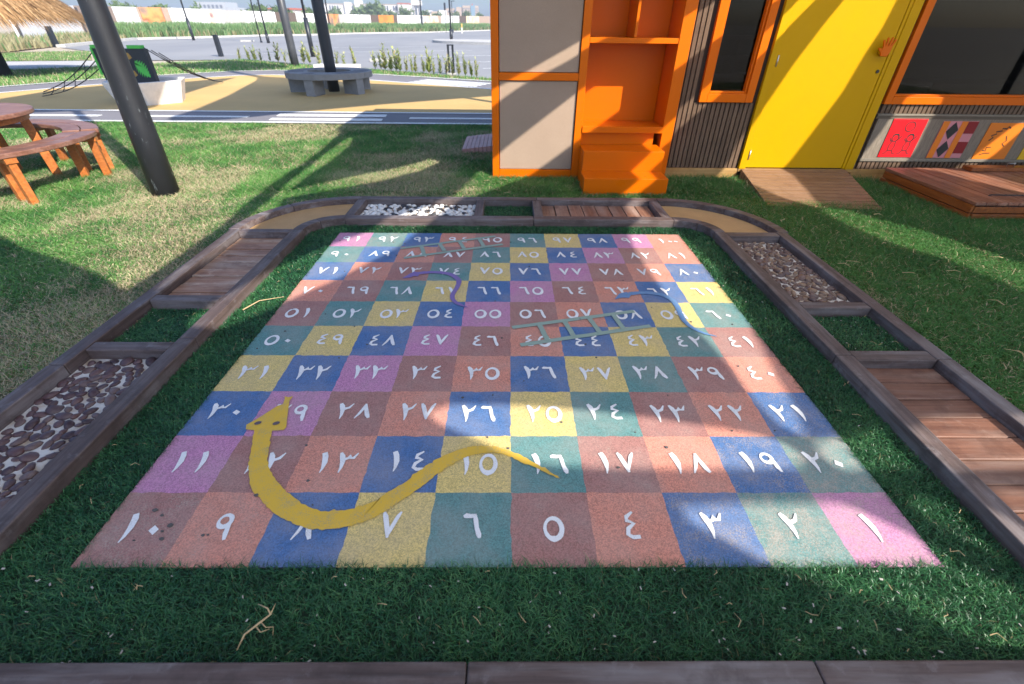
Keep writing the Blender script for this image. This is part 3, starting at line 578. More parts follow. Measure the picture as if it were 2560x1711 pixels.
# ------------------------------------------------------------------ timber track round the board
ZB = 0.07
edge = empty('timber_edging', (0, 3.5, 0)); tag(edge, 'weathered brown timber edging that frames the track around the board', 'edging')
EINV = Matrix.Translation((0, -3.5, 0))
def eb(name, x0, x1, y0, y1, ax, z1=ZB):
    n = 1; o = MB().box(x0, x1, y0, y1, -0.03, z1).build(name, M['beam_'+ax], edge, bevel=0.006); o.matrix_parent_inverse = EINV; return o
CY, RC = 2.70, 1.395
for sx in (-1, 1):
    X = lambda a, b: (min(sx*a, sx*b), max(sx*a, sx*b))
    cuts = [(-0.28, 1.18), (1.183, CY)] if sx < 0 else [(-0.28, 1.05), (1.053, CY)]
    for y0, y1 in cuts:
        eb('beam', *X(1.645, 1.73), y0, y1, 'y')
    for y0, y1 in ([(-0.6, 0.95), (0.953, CY)] if sx < 0 else [(-0.6, 1.02), (1.023, CY)]):
        eb('beam', *X(2.14, 2.22), y0, y1, 'y')
    a0, a1 = (90, 180) if sx < 0 else (0, 90)
    for (r0, r1) in ((0.25, 0.335), (0.765, 0.85)):
        for k in range(2):
            b0 = a0+(a1-a0)*k/2; b1 = a0+(a1-a0)*(k+1)/2-0.25
            o = MB().arc((sx*RC, CY), r0, r1, b0, b1, -0.03, ZB, 10).build('curved_beam', M['beam_x'], edge, bevel=0.005); o.matrix_parent_inverse = EINV
for x0, x1 in ((-RC, 0.2), (0.203, RC)):
    eb('beam', x0, x1, 2.95, 3.035, 'x')
for x0, x1 in ((-RC, -0.27), (-0.267, 0.25), (0.253, RC)):
    eb('beam', x0, x1, 3.465, 3.55, 'x')
for x0, x1 in ((-2.2, -0.118), (-0.115, 0.79), (0.793, 2.2)):
    eb('beam', x0, x1, -0.37, -0.283, 'x')
for y0, y1 in ((2.645, 2.715), (1.57, 1.64), (1.075, 1.15)): eb('crossbar', -2.138, -1.732, y0, y1, 'x', ZB-.003)
for y0, y1 in ((2.62, 2.70), (1.518, 1.59), (1.013, 1.096)): eb('crossbar', 1.732, 2.138, y0, y1, 'x', ZB-.003)
for x0, x1 in ((-1.42, -1.34), (-.31, -.235), (.21, .29), (1.31, 1.39)): eb('crossbar', x0, x1, 3.037, 3.463, 'y', ZB-.003)

def plank_bed(name, label, boxes, mat, loc):
    root = empty(name, loc); tag(root, label, 'planks', 'plank sections of the track'); inv = Matrix.Translation(-Vector(loc))
    for (x0, x1, y0, y1) in boxes:
        z = 0.02+random.uniform(-.003, .003)
        o = MB().hexa([(x0, y0), (x1, y0), (x1, y1), (x0, y1)], -0.025, [z+random.uniform(-.002, .002) for _ in range(4)]).build('plank', mat, root, bevel=0.004); o.matrix_parent_inverse = inv
ys = np.linspace(1.642, 2.643, 10)
plank_bed('plank_bed', 'weathered pale planks laid crosswise in the left side of the track', [(-2.136, -1.734, a, b-.006) for a, b in zip(ys[:-1], ys[1:])], M['plank_x'], (-1.93, 2.1, 0))
xs_ = np.linspace(.292, 1.308, 9)
plank_bed('plank_bed', 'row of eight short red brown planks at the back of the track', [(a, b-.007, 3.04, 3.46) for a, b in zip(xs_[:-1], xs_[1:])], M['plank_y'], (.8, 3.25, 0))
yr = np.arange(1.011, -0.5, -0.118)
plank_bed('plank_bed', 'dark red brown planks laid crosswise in the right side of the track', [(1.734, 2.136, b+.005, a) for a, b in zip(yr[:-1], yr[1:])], M['plank_dark_x'], (1.93, .3, 0))
for sx, lab in ((-1, 'tan sand pad in the left back corner of the track'), (1, 'tan sand pad in the right back corner of the track')):
    mb = MB(); P = []
    b = 2.717 if sx < 0 else 2.702; xe = 1.422 if sx < 0 else 1.392
    for k in range(13):
        t = R(90*k/12); P.append((sx*(RC+.763*math.cos(t)), max(CY+.763*math.sin(t), b)))
    P.append((sx*min(xe, RC), CY+.763)); P.append((sx*min(xe, RC), CY+.338))
    for k in range(12, -1, -1):
        t = R(90*k/12); P.append((sx*(RC+.337*math.cos(t)), max(CY+.337*math.sin(t), b)))
    Q = []
    for p in P:
        p = (p[0] if abs(p[0]) > xe else sx*xe, p[1])
        if not Q or (Vector(p)-Vector(Q[-1])).length > 1e-4: Q.append(p)
    tag(mb.prism(Q, -0.03, 0.022).build('sand_pad', M['sand_pad']), lab, 'sand')

# pebble beds
def pebble_meshes(n, flat, seed):
    r = random.Random(seed); out = []
    import bmesh
    for k in range(n):
        bm = bmesh.new(); bmesh.ops.create_icosphere(bm, subdivisions=2, radius=1.0)
        ax = [r.uniform(.95, 1.35), r.uniform(.65, .9), flat*r.uniform(.8, 1.2)]
        ph = [r.uniform(0, 6) for _ in range(6)]
        for v in bm.verts:
            q = v.co.copy(); s = 1+.13*math.sin(2.1*q.x+ph[0])+.12*math.sin(2.6*q.y+ph[1])+.1*math.sin(3*q.z+ph[2]+2*q.x)
            v.co = Vector((q.x*ax[0], q.y*ax[1], q.z*ax[2]))*s
        me = bpy.data.meshes.new('pebble'); bm.to_mesh(me); bm.free(); me.shade_smooth(); out.append(me)
    return out
def pebble_bed(label, x0, x1, y0, y1, size, mats, mort, zb, seed, flat=.55, maxn=295, weights=None):
    loc = ((x0+x1)/2, (y0+y1)/2, 0); root = empty('pebble_bed', loc); tag(root, label, 'pebbles', 'pebble sections of the track'); inv = Matrix.Translation(-Vector(loc))
    b = MB().box(x0, x1, y0, y1, -.03, zb).build('mortar', mort, root); b.matrix_parent_inverse = inv
    r = random.Random(seed); pts = []; tries = 0
    while len(pts) < maxn and tries < 20000:
        tries += 1; s = size*r.uniform(.65, 1.35); x = r.uniform(x0+s*.7, x1-s*.7); y = r.uniform(y0+s*.7, y1-s*.7)
        if all((x-p[0])**2+(y-p[1])**2 > ((s+p[2])*.79)**2 for p in pts): pts.append((x, y, s))
    sets = [[m.copy() for m in pebble_meshes(7, flat, seed+k)] for k in range(len(mats))]
    for st, mt in zip(sets, mats):
        for m in st: m.materials.clear(); m.materials.append(mt)
    for x, y, s in pts:
        st = sets[0] if len(mats) == 1 else sets[0 if r.random() < weights else 1]
        o = bpy.data.objects.new('pebble', r.choice(st)); COL.objects.link(o); o.parent = root
        o.location = (x-loc[0], y-loc[1], zb+s*.06); o.scale = (s,)*3; o.rotation_euler = (r.uniform(-.3, .3), r.uniform(-.3, .3), r.uniform(0, 6.28))
    return len(pts)
pebble_bed('bed of maroon pebbles in white mortar in the left side of the track', -2.138, -1.732, -.05, 1.073, .0265, [M['peb_brown']], M['mortar'], .010, 3, .5)
pebble_bed('bed of white and black pebbles at the back of the track', -1.338, -.312, 3.037, 3.463, .0225, [M['peb_white'], M['peb_black']], M['mortar_tan'], .012, 5, .6, 295, .76)
pebble_bed('bed of brown pebbles in the right side of the track below the sand corner', 1.732, 2.138, 1.592, 2.618, .0245, [M['peb_tan']], M['mortar'], .010, 9, .6)

# ------------------------------------------------------------------ artificial turf and lawn blades
def blades(name, x, y, h, w, lean, tint, dry, zb, mat, seg2=True):
    n = len(x); a = rng.random(n)*2*np.pi; ca, sa = np.cos(a), np.sin(a); ld = rng.random(n)*2*np.pi; lx, ly = np.cos(ld)*lean*h, np.sin(ld)*lean*h
    zb = np.broadcast_to(zb, n)
    if seg2:
        P = np.stack([np.c_[x-ca*w/2, y-sa*w/2, zb], np.c_[x+ca*w/2, y+sa*w/2, zb],
                      np.c_[x+lx*.35-ca*w*.4, y+ly*.35-sa*w*.4, zb+h*.6], np.c_[x+lx*.35+ca*w*.4, y+ly*.35+sa*w*.4, zb+h*.6], np.c_[x+lx, y+ly, zb+h*np.maximum(.4, 1-.28*lean)]], 1)
        i = (np.arange(n)*5)[:, None]; T = np.concatenate([i+np.array([[0, 1, 2]]), i+np.array([[1, 3, 2]]), i+np.array([[2, 3, 4]])], 0); k = 5
    else:
        P = np.stack([np.c_[x-ca*w/2, y-sa*w/2, zb], np.c_[x+ca*w/2, y+sa*w/2, zb], np.c_[x+lx, y+ly, zb+h]], 1); i = (np.arange(n)*3)[:, None]; T = i+np.array([[0, 1, 2]]); k = 3
    return P.reshape(-1, 3), T, np.repeat(tint, k), np.repeat(dry, k)
def join(parts):
    V, T, A, D = [], [], [], []; o = 0
    for v, t, a, d in parts: V.append(v); T.append(t+o); A.append(a); D.append(d); o += len(v)
    return np.concatenate(V), np.concatenate(T), np.concatenate(A), np.concatenate(D)
def rect_pts(x0, x1, y0, y1, dens):
    n = int((x1-x0)*(y1-y0)*dens); return rng.uniform(x0, x1, n), rng.uniform(y0, y1, n)
tx, ty = rect_pts(-1.645, 1.645, -.283, 2.95, 34000)
inb = (abs(tx) < 1.395) & (ty > 0.004) & (ty < 2.795)
cx = abs(tx)-RC; cyy = ty-CY; corner = (cx > 0) & (cyy > 0) & (cx*cx+cyy*cyy > .25**2)
far_thin = rng.random(len(tx)) < np.where(ty > 1.2, .62, 1.0)
k = ~inb & ~corner & far_thin; tx, ty = tx[k], ty[k]
pats = [rect_pts(-2.138, -1.732, 1.152, 1.568, 26000), rect_pts(-.233, .208, 3.037, 3.463, 18000), rect_pts(1.732, 2.138, 1.098, 1.516, 26000)]
tx = np.concatenate([tx]+[p[0] for p in pats]); ty = np.concatenate([ty]+[p[1] for p in pats])
n = len(tx); cl = vnoise(tx, ty, 9, 2); h = (.017+.014*rng.random(n))*(.8+.4*cl)
tint = np.clip(.08+.5*rng.random(n)+.3*(vnoise(tx, ty, 22, 3)-.4)+.35*(vnoise(tx, ty, 3.5, 4)-.45), 0, 1); dry = (rng.random(n) < .012).astype(float)*.8
near = ty < 1.0; w = np.where(near, .0026, .0036)
V, T, A, D = blades('t', tx, ty, h, w, 0.6+1.1*rng.random(n), tint, dry, -.002, None)
me = raw_mesh('turf_grass', V, T, {'tint': A, 'dry': D}); o = link('turf_grass', me, None, M['turf']); tag(o, 'dark green artificial turf around the game board', 'turf', kind='stuff')
P = [(-1.645, -.283), (1.645, -.283), (1.645, CY)]+[(RC+.25*math.cos(R(a)), CY+.25*math.sin(R(a))) for a in range(0, 91, 15)]+[(-RC-.25*math.cos(R(a)), CY+.25*math.sin(R(a))) for a in range(90, -1, -15)]
sheet('turf_backing', P, -0.004, M['turf_base'])
for x0, x1, y0, y1 in ((-2.139, -1.731, 1.151, 1.569), (-.234, .209, 3.036, 3.464), (1.731, 2.139, 1.097, 1.517)): sheet('turf_backing', [(x0, y0), (x1, y0), (x1, y1), (x0, y1)], 0.002, M['turf_base'])

def lawn_mask(x, y):
    m = (abs(x) > 2.22) | (y > 3.55)
    c = (abs(x) > RC) & (y > CY); rr = np.hypot(abs(x)-RC, y-CY); m = np.where(c, rr > .852, m)
    m &= ~((x > -.185) & (y > 4.5)); m &= ~((x > .75) & (x < 1.61) & (y > 3.9))
    m &= ~((x > 2.56) & (x < 3.62) & (y > 3.62)); m &= ~((x > 4.19) & (y > 3.25)); m &= ~((x > -.64) & (y > 5.72) & (y < 6.55))
    m &= y < 7.66
    return m
def noise_dry(x, y):
    f = .55*vnoise(x, y, .9, 21)+.3*vnoise(x, y, 2.6, 22)+.15*vnoise(x, y, 8, 23)
    left = np.clip((-x-1.0)/1.5, 0, 1)
    return np.clip((f-.53+.14*left-.16*(x > 1.0))*6, 0, 1)
parts = []
for (x0, x1, y0, y1, dens) in ((-6.5, 5.6, -.4, 4.62, 12000), (-11.5, .2, 4.62, 7.7, 6500)):
    x, y = rect_pts(x0, x1, y0, y1, dens); kx = lawn_mask(x, y) & seen(x, y, 0, .22); x, y = x[kx], y[kx]
    dist = np.hypot(x-CAM.x, y-CAM.y); keep = rng.random(len(x)) < np.clip(1.25-.08*dist, .55, 1); x, y, dist = x[keep], y[keep], dist[keep]
    n = len(x); dv = noise_dry(x, y); dry = (rng.random(n) < .08+.62*dv)*rng.uniform(.5, 1, n)
    hs = .016+.026*rng.random(n)+.018*vnoise(x, y, 3, 31)+np.where((y > 3.9) & (y < 4.6), .018, 0)-.012*dv
    hs = hs+np.where(x > 2.3, .008, 0)
    tint = np.clip(.12+.5*rng.random(n)+.5*(vnoise(x, y, 5, 33)-.4), 0, 1)*np.where(x > 1.0, .45, 1)  # right side lowered: deeper green, plus shade put into the tint
    w = .0026+.0005*dist
    near = dist < 5.2
    for mk, s2 in ((near, True), (~near, False)):
        if mk.sum(): parts.append(blades('l', x[mk], y[mk], hs[mk], w[mk]*(1 if s2 else 1.25), .7+1.5*rng.random(mk.sum()), tint[mk], dry[mk], -.016, None, s2))
for (x0, x1, y0, y1, dens) in ((-13.8, 2, 11.5, 23, 260), (-24, -13, 11, 28, 110)):
    x, y = rect_pts(x0, x1, y0, y1, dens)
    pl = [(-0.5, 14.7), (-4.46, 16.55), (-7.9, 17.8), (-9.3, 17.2), (-10.95, 15.5), (-11.9, 14.1), (-12.9, 12.2), (-24, 12.2), (-24, 15.1), (-17.0, 16.7), (-13.9, 19.9), (-11.8, 22.8), (-8.7, 20.5), (-4.9, 18.3), (-0.5, 15.4)]
    p2 = [(-17.4, 21.5), (-22.4, 28.0), (-24, 27.2), (-24, 19.4)]
    kx = (inside(x, y, pl) | inside(x, y, p2)) & seen(x, y, 0, .15); x, y = x[kx], y[kx]; n = len(x)
    parts.append(blades('l', x, y, .05+.05*rng.random(n), np.full(n, .022), .8*rng.random(n), np.clip(.2+.6*rng.random(n), 0, 1), (rng.random(n) < .2)*.8, -.01, None, False))
V, T, A, D = join(parts); me = raw_mesh('lawn_grass', V, T, {'tint': A, 'dry': D}); o = link('lawn_grass', me, None, M['lawn'])
tag(o, 'patchy green lawn with dry straw-coloured patches', 'grass', kind='stuff')

# ------------------------------------------------------------------ orange shelf unit with steps
YC, YW = 4.47, 4.62
unit = empty('shelf_unit', (0.78, YC, 0)); tag(unit, 'tall orange unit with woven panels, open shelves and steps beside the playhouse wall', 'shelf unit')
UINV = Matrix.Translation((-0.78, -YC, 0))
def ub(name, x0, x1, y0, y1, z0, z1, mat='orange', bevel=0.004, parent=None):
    o = MB().box(x0, x1, y0, y1, z0, z1).build(name, M[mat], parent or unit, bevel=bevel)
    if parent is None: o.matrix_parent_inverse = UINV
    return o
ub('post', -.19, -.115, YC, YC+.42, -.03, 2.55); ub('post', .69, .768, YC, YC+.42, -.03, 2.55); ub('post', 1.632, 1.75, YC, YC+.42, -.03, 2.55)
ub('rail', -.113, .688, YC+.002, YC+.1, -.03, .085); ub('rail', -.113, .688, YC+.002, YC+.1, .952, 1.02); ub('rail', -.113, .688, YC+.002, YC+.1, 1.9, 1.97)
for z0, z1 in ((.09, .947), (1.025, 1.895), (1.975, 2.5)): ub('panel', -.108, .683, YC+.022, YC+.06, z0, z1, 'fabric', .002)
ub('back_panel', .77, 1.63, YC+.4, YC+.42, 0, 2.5); ub('side_panel', -.113, .688, YC+.3, YC+.418, 0, 2.55)
ub('shelf', .77, 1.63, YC+.006, YC+.398, 1.272, 1.318); ub('shelf', .77, 1.63, YC+.006, YC+.398, 1.92, 1.966)
ub('divider', 1.195, 1.222, YC+.02, YC+.398, 1.32, 1.918)
ub('seat', .77, 1.63, YC-.012, YC+.398, .472, .534); ub('riser', .775, 1.565, YC+.055, YC+.09, .0, .47); ub('top', -.19, 1.75, YC, YC+.42, 2.553, 2.6)
ub('step', .765, 1.607, 4.18, YC+.05, -.02, .349, bevel=.006); ub('step', .752, 1.607, 3.9, 4.177, -.02, .150, bevel=.006)

# ------------------------------------------------------------------ playhouse
house = empty('playhouse', (3.9, YW, 0)); tag(house, 'playhouse clad in dark brown slats with yellow door, orange windows and picture panels', 'playhouse')
HINV = Matrix.Translation((-3.9, -YW, 0))
def hp(o): o.matrix_parent_inverse = HINV; return o
def hb(name, x0, x1, y0, y1, z0, z1, mat, bevel=0.0, parent=None):
    o = MB().box(x0, x1, y0, y1, z0, z1).build(name, mat if not isinstance(mat, str) else M[mat], parent or house, bevel=bevel)
    return hp(o) if parent is None else o
w = MB()
for b in ((1.755, 2.06, .0, 2.6), (2.06, 2.5, .0, .84), (2.06, 2.5, 2.1, 2.6), (2.5, 4.06, .0, 2.6), (4.06, 6.6, .0, .82), (4.06, 6.6, 2.1, 2.6), (6.6, 7.2, 0, 2.6)):
    w.box(b[0], b[1], YW+.014, YW+.1, b[2], b[3])
hp(w.build('wall', M['slat_dark'], house))
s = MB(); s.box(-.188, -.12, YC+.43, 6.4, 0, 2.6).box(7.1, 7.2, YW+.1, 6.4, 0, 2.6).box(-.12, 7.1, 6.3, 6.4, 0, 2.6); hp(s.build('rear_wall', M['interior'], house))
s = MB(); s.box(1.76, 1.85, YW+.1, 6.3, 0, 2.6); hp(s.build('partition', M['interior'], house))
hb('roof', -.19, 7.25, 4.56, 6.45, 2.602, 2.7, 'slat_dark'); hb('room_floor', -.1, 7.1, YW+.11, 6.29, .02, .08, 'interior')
# things seen dimly through the glass
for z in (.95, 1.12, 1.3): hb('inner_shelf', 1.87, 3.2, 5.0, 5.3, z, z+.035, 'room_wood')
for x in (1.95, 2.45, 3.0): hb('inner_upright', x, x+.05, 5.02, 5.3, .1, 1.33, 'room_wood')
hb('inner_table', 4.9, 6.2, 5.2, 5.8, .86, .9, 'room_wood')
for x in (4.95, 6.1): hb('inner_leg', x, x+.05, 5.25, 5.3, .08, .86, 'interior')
hb('baseboard', 1.755, 2.62, YW-.022, YW+.012, -.03, .082, 'base_wood', .003); hb('baseboard', 3.94, 7.2, YW-.022, YW+.012, -.03, .082, 'base_wood', .003)
# slats
sl_cache = {}
def slat(x, z0, z1):
    key = (round(z0, 3), round(z1, 3))
    if key not in sl_cache: sl_cache[key] = MB().box(0, .0365, -.004, .014, z0, z1).mesh('slat'); sl_cache[key].materials.append(M['slat'])
    o = bpy.data.objects.new('slat', sl_cache[key]); COL.objects.link(o); o.parent = house; o.matrix_parent_inverse = HINV; o.location = (x, YW, 0)
PIT = .0496
for i in range(90):
    x = 1.764+PIT*i
    if x > 6.3: break
    if x+.041 < 1.998: slat(x, .086, 2.3)
    elif x < 2.56: slat(x, .086, .748)
    elif x+.041 < 2.62: slat(x, .086, 2.3)
    elif x < 3.97: continue
    else: slat(x, .086, .168); slat(x, .662, .75)
# narrow orange window
def window(x0, x1, z0, z1, fwid, mat, label):
    wd = empty('window', (x0, YW, z0)); wd.parent = house; wd.matrix_parent_inverse = HINV; wd['label'] = label; inv = Matrix.Translation((-x0, -YW, -z0))
    def pb(name, *a, m=mat, bv=.004):
        o = MB().box(*a).build(name, M[m], wd, bevel=bv); o.matrix_parent_inverse = inv; return o
    f = fwid; y0 = YW-.03
    pb('frame', x0, x0+f, y0, YW+.06, z0, z1); pb('frame', x1-f, x1, y0, YW+.06, z0, z1); pb('frame', x0+f+.0005, x1-f-.0005, y0+.001, YW+.06, z0, z0+f); pb('frame', x0+f+.0005, x1-f-.0005, y0+.001, YW+.06, z1-f, z1)
    g = f+.022; pb('bead', x0+f, x0+g, YW-.008, YW+.058, z0+f, z1-f); pb('bead', x1-g, x1-f, YW-.008, YW+.058, z0+f, z1-f); pb('bead', x0+g+.0005, x1-g-.0005, YW-.007, YW+.058, z0+f, z0+g)
    o = MB().box(x0+f*.7, x1-f*.7, YW+.046, YW+.052, z0+f*.7, z1-f*.7).build('pane', M['glass'], wd); o.matrix_parent_inverse = inv
window(1.998, 2.567, .756, 2.2, .08, 'orange', 'narrow orange framed window')
window(3.976, 6.6, .752, 2.2, .072, 'orange', 'wide orange framed window')
# door
door = empty('door', (2.62, YW, .08)); door.parent = house; door.matrix_parent_inverse = HINV; door['label'] = 'bright yellow door with a hand shaped handle'
DINV = Matrix.Translation((-2.62, -YW, -.08))
def db(o): o.matrix_parent_inverse = DINV; return o
for a in ((2.622, 2.697), (3.843, 3.937)): db(MB().box(a[0], a[1], YW-.035, YW+.013, .083, 2.25).build('frame', M['yellow'], door, bevel=.004))
db(MB().box(3.81, 3.8415, YW-.028, YW+.013, .09, 2.2).build('stop', M['yellow'], door, bevel=.003))
db(MB().box(2.7005, 3.806, YW-.022, YW+.013, .096, 2.2).build('leaf', M['yellow'], door, bevel=.003))
db(MB().box(2.622, 3.937, YW-.03, YW+.013, .05, .0825).build('threshold', M['base_wood'], door, bevel=.003))
for z in (.235, 1.135, 2.0): db(MB().tube([(2.699, YW-.038, z-.05), (2.699, YW-.038, z+.05)], .007, 10).build('hinge', M['metal'], door, smooth=True))
hx, hz = 3.727, 1.255
hand = MB(); hand.xz([(hx-.035, hz-.07), (hx+.03, hz-.075), (hx+.045, hz-.03), (hx+.045, hz+.02), (hx-.04, hz+.015), (hx-.05, hz-.03)], YW-.088, YW-.068)
for a, L, dx in ((22, .052, -.032), (8, .068, -.01), (-6, .07, .014), (-20, .058, .036)):
    d = Vector((-math.sin(R(a)), math.cos(R(a)))); n = Vector((d.y, -d.x))*.0105; b = Vector((hx+dx, hz+.012)); e = b+d*L
    hand.xz([tuple(b-n), tuple(b+n), tuple(e+n*.8), tuple(e+d*.008), tuple(e-n*.8)], YW-.086, YW-.069)
d = Vector((-.8, .6)); n = Vector((d.y, -d.x))*.011; b = Vector((hx-.035, hz-.035)); e = b+d*.05
hand.xz([tuple(b-n), tuple(b+n), tuple(e+n*.8), tuple(e+d*.008), tuple(e-n*.8)], YW-.0855, YW-.0695)
db(hand.build('handle', M['orange'], door, bevel=.004))
db(MB().tube([(hx, YW-.07, hz-.03), (hx, YW-.015, hz-.03)], [.03, .04], 16).build('handle_mount', M['yellow'], door, smooth=True))
db(MB().tube([(3.767, YW-.03, 1.05), (3.767, YW-.015, 1.05)], .016, 16).build('lock', M['dark_steel'], door))
# picture board under the wide window
art = empty('picture_board', (3.98, YW, .17)); art.parent = house; art.matrix_parent_inverse = HINV; art['label'] = 'beige board with coloured picture tiles'
AINV = Matrix.Translation((-3.98, -YW, -.17))
def ab(o): o.matrix_parent_inverse = AINV; return o
def mboard():
    m = NM('brushed_beige_board', 0.85, 0.2); f = m.noise(1.0, 6, 0.65, vec=m.coord((90, 1, 14))); b = m.noise(12.0, 5)
    m.col(m.mix(m.ramp(b, [(0.4, 0.0), (0.7, 0.5)]), m.ramp(f, [(0.3, (0.17, 0.14, 0.105)), (0.7, (0.3, 0.25, 0.195))]), (0.22, 0.18, 0.14))); m.bump(f, 0.3, 0.003); return m.m
M['board'] = mboard()
ab(MB().box(4.0, 6.5, YW-.008, YW+.012, .203, .61).build('board', M['board'], art)); ab(MB().box(3.985, 6.5, YW-.02, YW+.012, .172, .2025).build('trim', col('trim_grey', (0.2, 0.17, 0.13)), art, bevel=.003)); ab(MB().box(3.97, 6.5, YW-.02, YW+.012, .64, .66).build('trim', col('trim_grey', (0.3, 0.27, 0.22)), art, bevel=.003))
ab(MB().box(3.97, 6.5, YW-.012, YW+.012, .6105, .6395).build('trim', col('trim_dark', (0.1, 0.075, 0.05)), art))
def flat(name, poly, y, mat, parent): return MB().xz(poly, y-.002, y).build(name, mat, parent)
def rect(x0, x1, z0, z1): return [(x0, z0), (x1, z0), (x1, z1), (x0, z1)]
YT = YW-.016
def tile(x0, x1, z0, z1, mat): return ab(MB().box(x0, x1, YT, YW-.0085, z0, z1).build('picture_tile', mat, art, bevel=.003))
def stroke(pts, w, y, mat, parent, closed=False):
    mb = MB(); P = [Vector(p) for p in pts]; n = len(P); vs = []
    for i in range(n):
        a = P[(i-1) % n] if closed else P[max(i-1, 0)]; b = P[(i+1) % n] if closed else P[min(i+1, n-1)]
        d = (b-a).normalized(); q = Vector((-d.y, d.x))*w/2; vs += [(P[i].x+q.x, y, P[i].y+q.y), (P[i].x-q.x, y, P[i].y-q.y)]
    fs = [(2*i, 2*((i+1) % n), 2*((i+1) % n)+1, 2*i+1) for i in range(n if closed else n-1)]
    mb.add(vs, fs); return mb.build('outline', mat, parent)
RED = mpaint('red_enamel', (0.78, 0.008, 0.015), .35); DRED = col('engraved_red', (0.1, 0.004, 0.008)); BLK = col('black_print', (0.012, 0.011, 0.012))
t = tile(4.17, 4.548, .218, .612, RED)
circ = lambda cx, cz, rx, rz, n=18: [(cx+rx*math.cos(2*math.pi*k/n), cz+rz*math.sin(2*math.pi*k/n)) for k in range(n)]
YS = YT-.002
stroke(circ(4.385, .535, .052, .048), .011, YS, DRED, t, True)
for cx in (4.275, 4.44):
    stroke(circ(cx, .42, .035, .035), .011, YS, DRED, t, True)
    stroke([(cx-.034, .435), (cx-.02, .455), (cx+.015, .458), (cx+.033, .437)], .016, YS-.0005, BLK, t)
    stroke([(cx-.02, .388), (cx-.035, .34), (cx-.03, .29), (cx-.045, .262), (cx-.075, .262)], .011, YS, DRED, t)
    stroke([(cx+.02, .388), (cx+.03, .34), (cx+.02, .29), (cx+.04, .258), (cx+.065, .262)], .011, YS, DRED, t)
    stroke([(cx+.025, .39), (cx+.05, .42), (cx+.062, .445)], .011, YS, DRED, t); stroke([(cx-.03, .385), (cx-.05, .4), (cx-.055, .42)], .011, YS, DRED, t)
    stroke([(cx-.03, .29), (cx+.02, .29)], .011, YS, DRED, t)
PINK = mpaint('pink_enamel', (0.62, 0.24, 0.27), .4); ORG = mpaint('orange_enamel', (0.75, 0.2, 0.01), .4); DKR = mpaint('dark_red_enamel', (0.24, 0.006, 0.01), .4)
t = tile(4.725, 5.115, .214, .593, PINK)
flat('stripe', rect(4.726, 4.795, .215, .592), YS, ORG, t); flat('stripe', rect(4.93, 4.995, .215, .592), YS, ORG, t)
for cz in (.50, .31): flat('diamond', [(4.8, cz-.01), (4.862, cz-.09), (4.925, cz+.005), (4.862, cz+.085)], YS-.0005, BLK, t)
for cz in (.53, .325): flat('square', rect(4.998, 5.112, cz-.06, cz+.06), YS, DKR, t)
t = tile(5.255, 5.632, .203, .58, ORG)
stroke([(5.33, .40), (5.36, .43), (5.33, .45), (5.38, .47), (5.36, .49), (5.42, .50), (5.41, .525), (5.46, .52), (5.47, .545), (5.5, .525)], .013, YS, BLK, t)
stroke([(5.32, .3), (5.36, .29), (5.35, .33), (5.40, .33)], .009, YS, BLK, t); stroke([(5.31, .25), (5.36, .268), (5.42, .27)], .009, YS, BLK, t); stroke([(5.5, .45), (5.53, .40), (5.5, .37), (5.54, .34)], .009, YS, BLK, t)
tile(5.78, 6.16, .193, .57, mpaint('yellow_enamel', (0.75, 0.45, 0.01), .4))

# ------------------------------------------------------------------ ramps and deck
ramp = empty('door_ramp', (3.1, 4.05, 0)); tag(ramp, 'brown composite board ramp in front of the yellow door', 'ramp'); RINV = Matrix.Translation((-3.1, -4.05, 0))
FL, FR, BL, BR = Vector((2.5, 3.55)), Vector((3.56, 3.46)), Vector((2.655, 4.595)), Vector((3.862, 4.595))
NP = 12
for i in range(NP):
    a, b = i/NP, (i+1)/NP-.011
    q = [FL.lerp(BL, a), FR.lerp(BR, a), FR.lerp(BR, b), FL.lerp(BL, b)]; za, zb = .004+.078*a, .004+.078*b
    o = MB().hexa([(p.x, p.y) for p in q], -.03, [za, za, zb, zb]).build('plank', M['ramp_x'], ramp, bevel=.002); o.matrix_parent_inverse = RINV
sr = empty('side_ramp', (-.42, 6.1, 0)); tag(sr, 'small pink planked ramp in the shade behind the orange unit', 'ramp'); SINV = Matrix.Translation((.42, -6.1, 0))
for i in range(8):
    a, b = -.64+.45*i/8, -.64+.45*(i+1)/8-.004; za, zb = .03+.05*i/8, .03+.05*(i+1)/8
    o = MB().hexa([(a, 5.71), (b, 5.70), (b, 6.58), (a, 6.52)], -.03, [za, zb, zb, za]).build('plank', M['pink_plank'], sr, bevel=.003); o.matrix_parent_inverse = SINV
deck = empty('timber_deck', (5.2, 3.8, 0)); tag(deck, 'low red brown timber deck below the picture board', 'deck'); KINV = Matrix.Translation((-5.2, -3.8, 0))
def kb(name, *a, mat='deck_y', bv=.004): 
    o = MB().box(*a).build(name, M[mat], deck, bevel=bv); o.matrix_parent_inverse = KINV; return o
x = 4.172
while x < 6.6:
    kb('plank', x, x+.093, 3.225, 4.42, .122, .15+random.uniform(-.0015, .0015)); x += .1
kb('fascia', 4.165, 4.19, 3.235, 4.4, .052, .119, mat='deck_side'); kb('fascia', 4.16, 4.187, 3.23, 4.41, -.03, .045, mat='deck_side')
kb('fascia', 4.192, 6.6, 3.228, 3.25, .052, .108, mat='deck_side'); kb('fascia', 4.19, 6.6, 3.215, 3.247, -.03, .045, mat='deck_side')
kb('core', 4.2, 6.6, 3.26, 4.39, -.03, .117, mat='slat_dark', bv=0)
bx = empty('timber_box', (5.6, 4.34, .15)); tag(bx, 'low flat timber box with a metal handle lying on the deck', 'box')
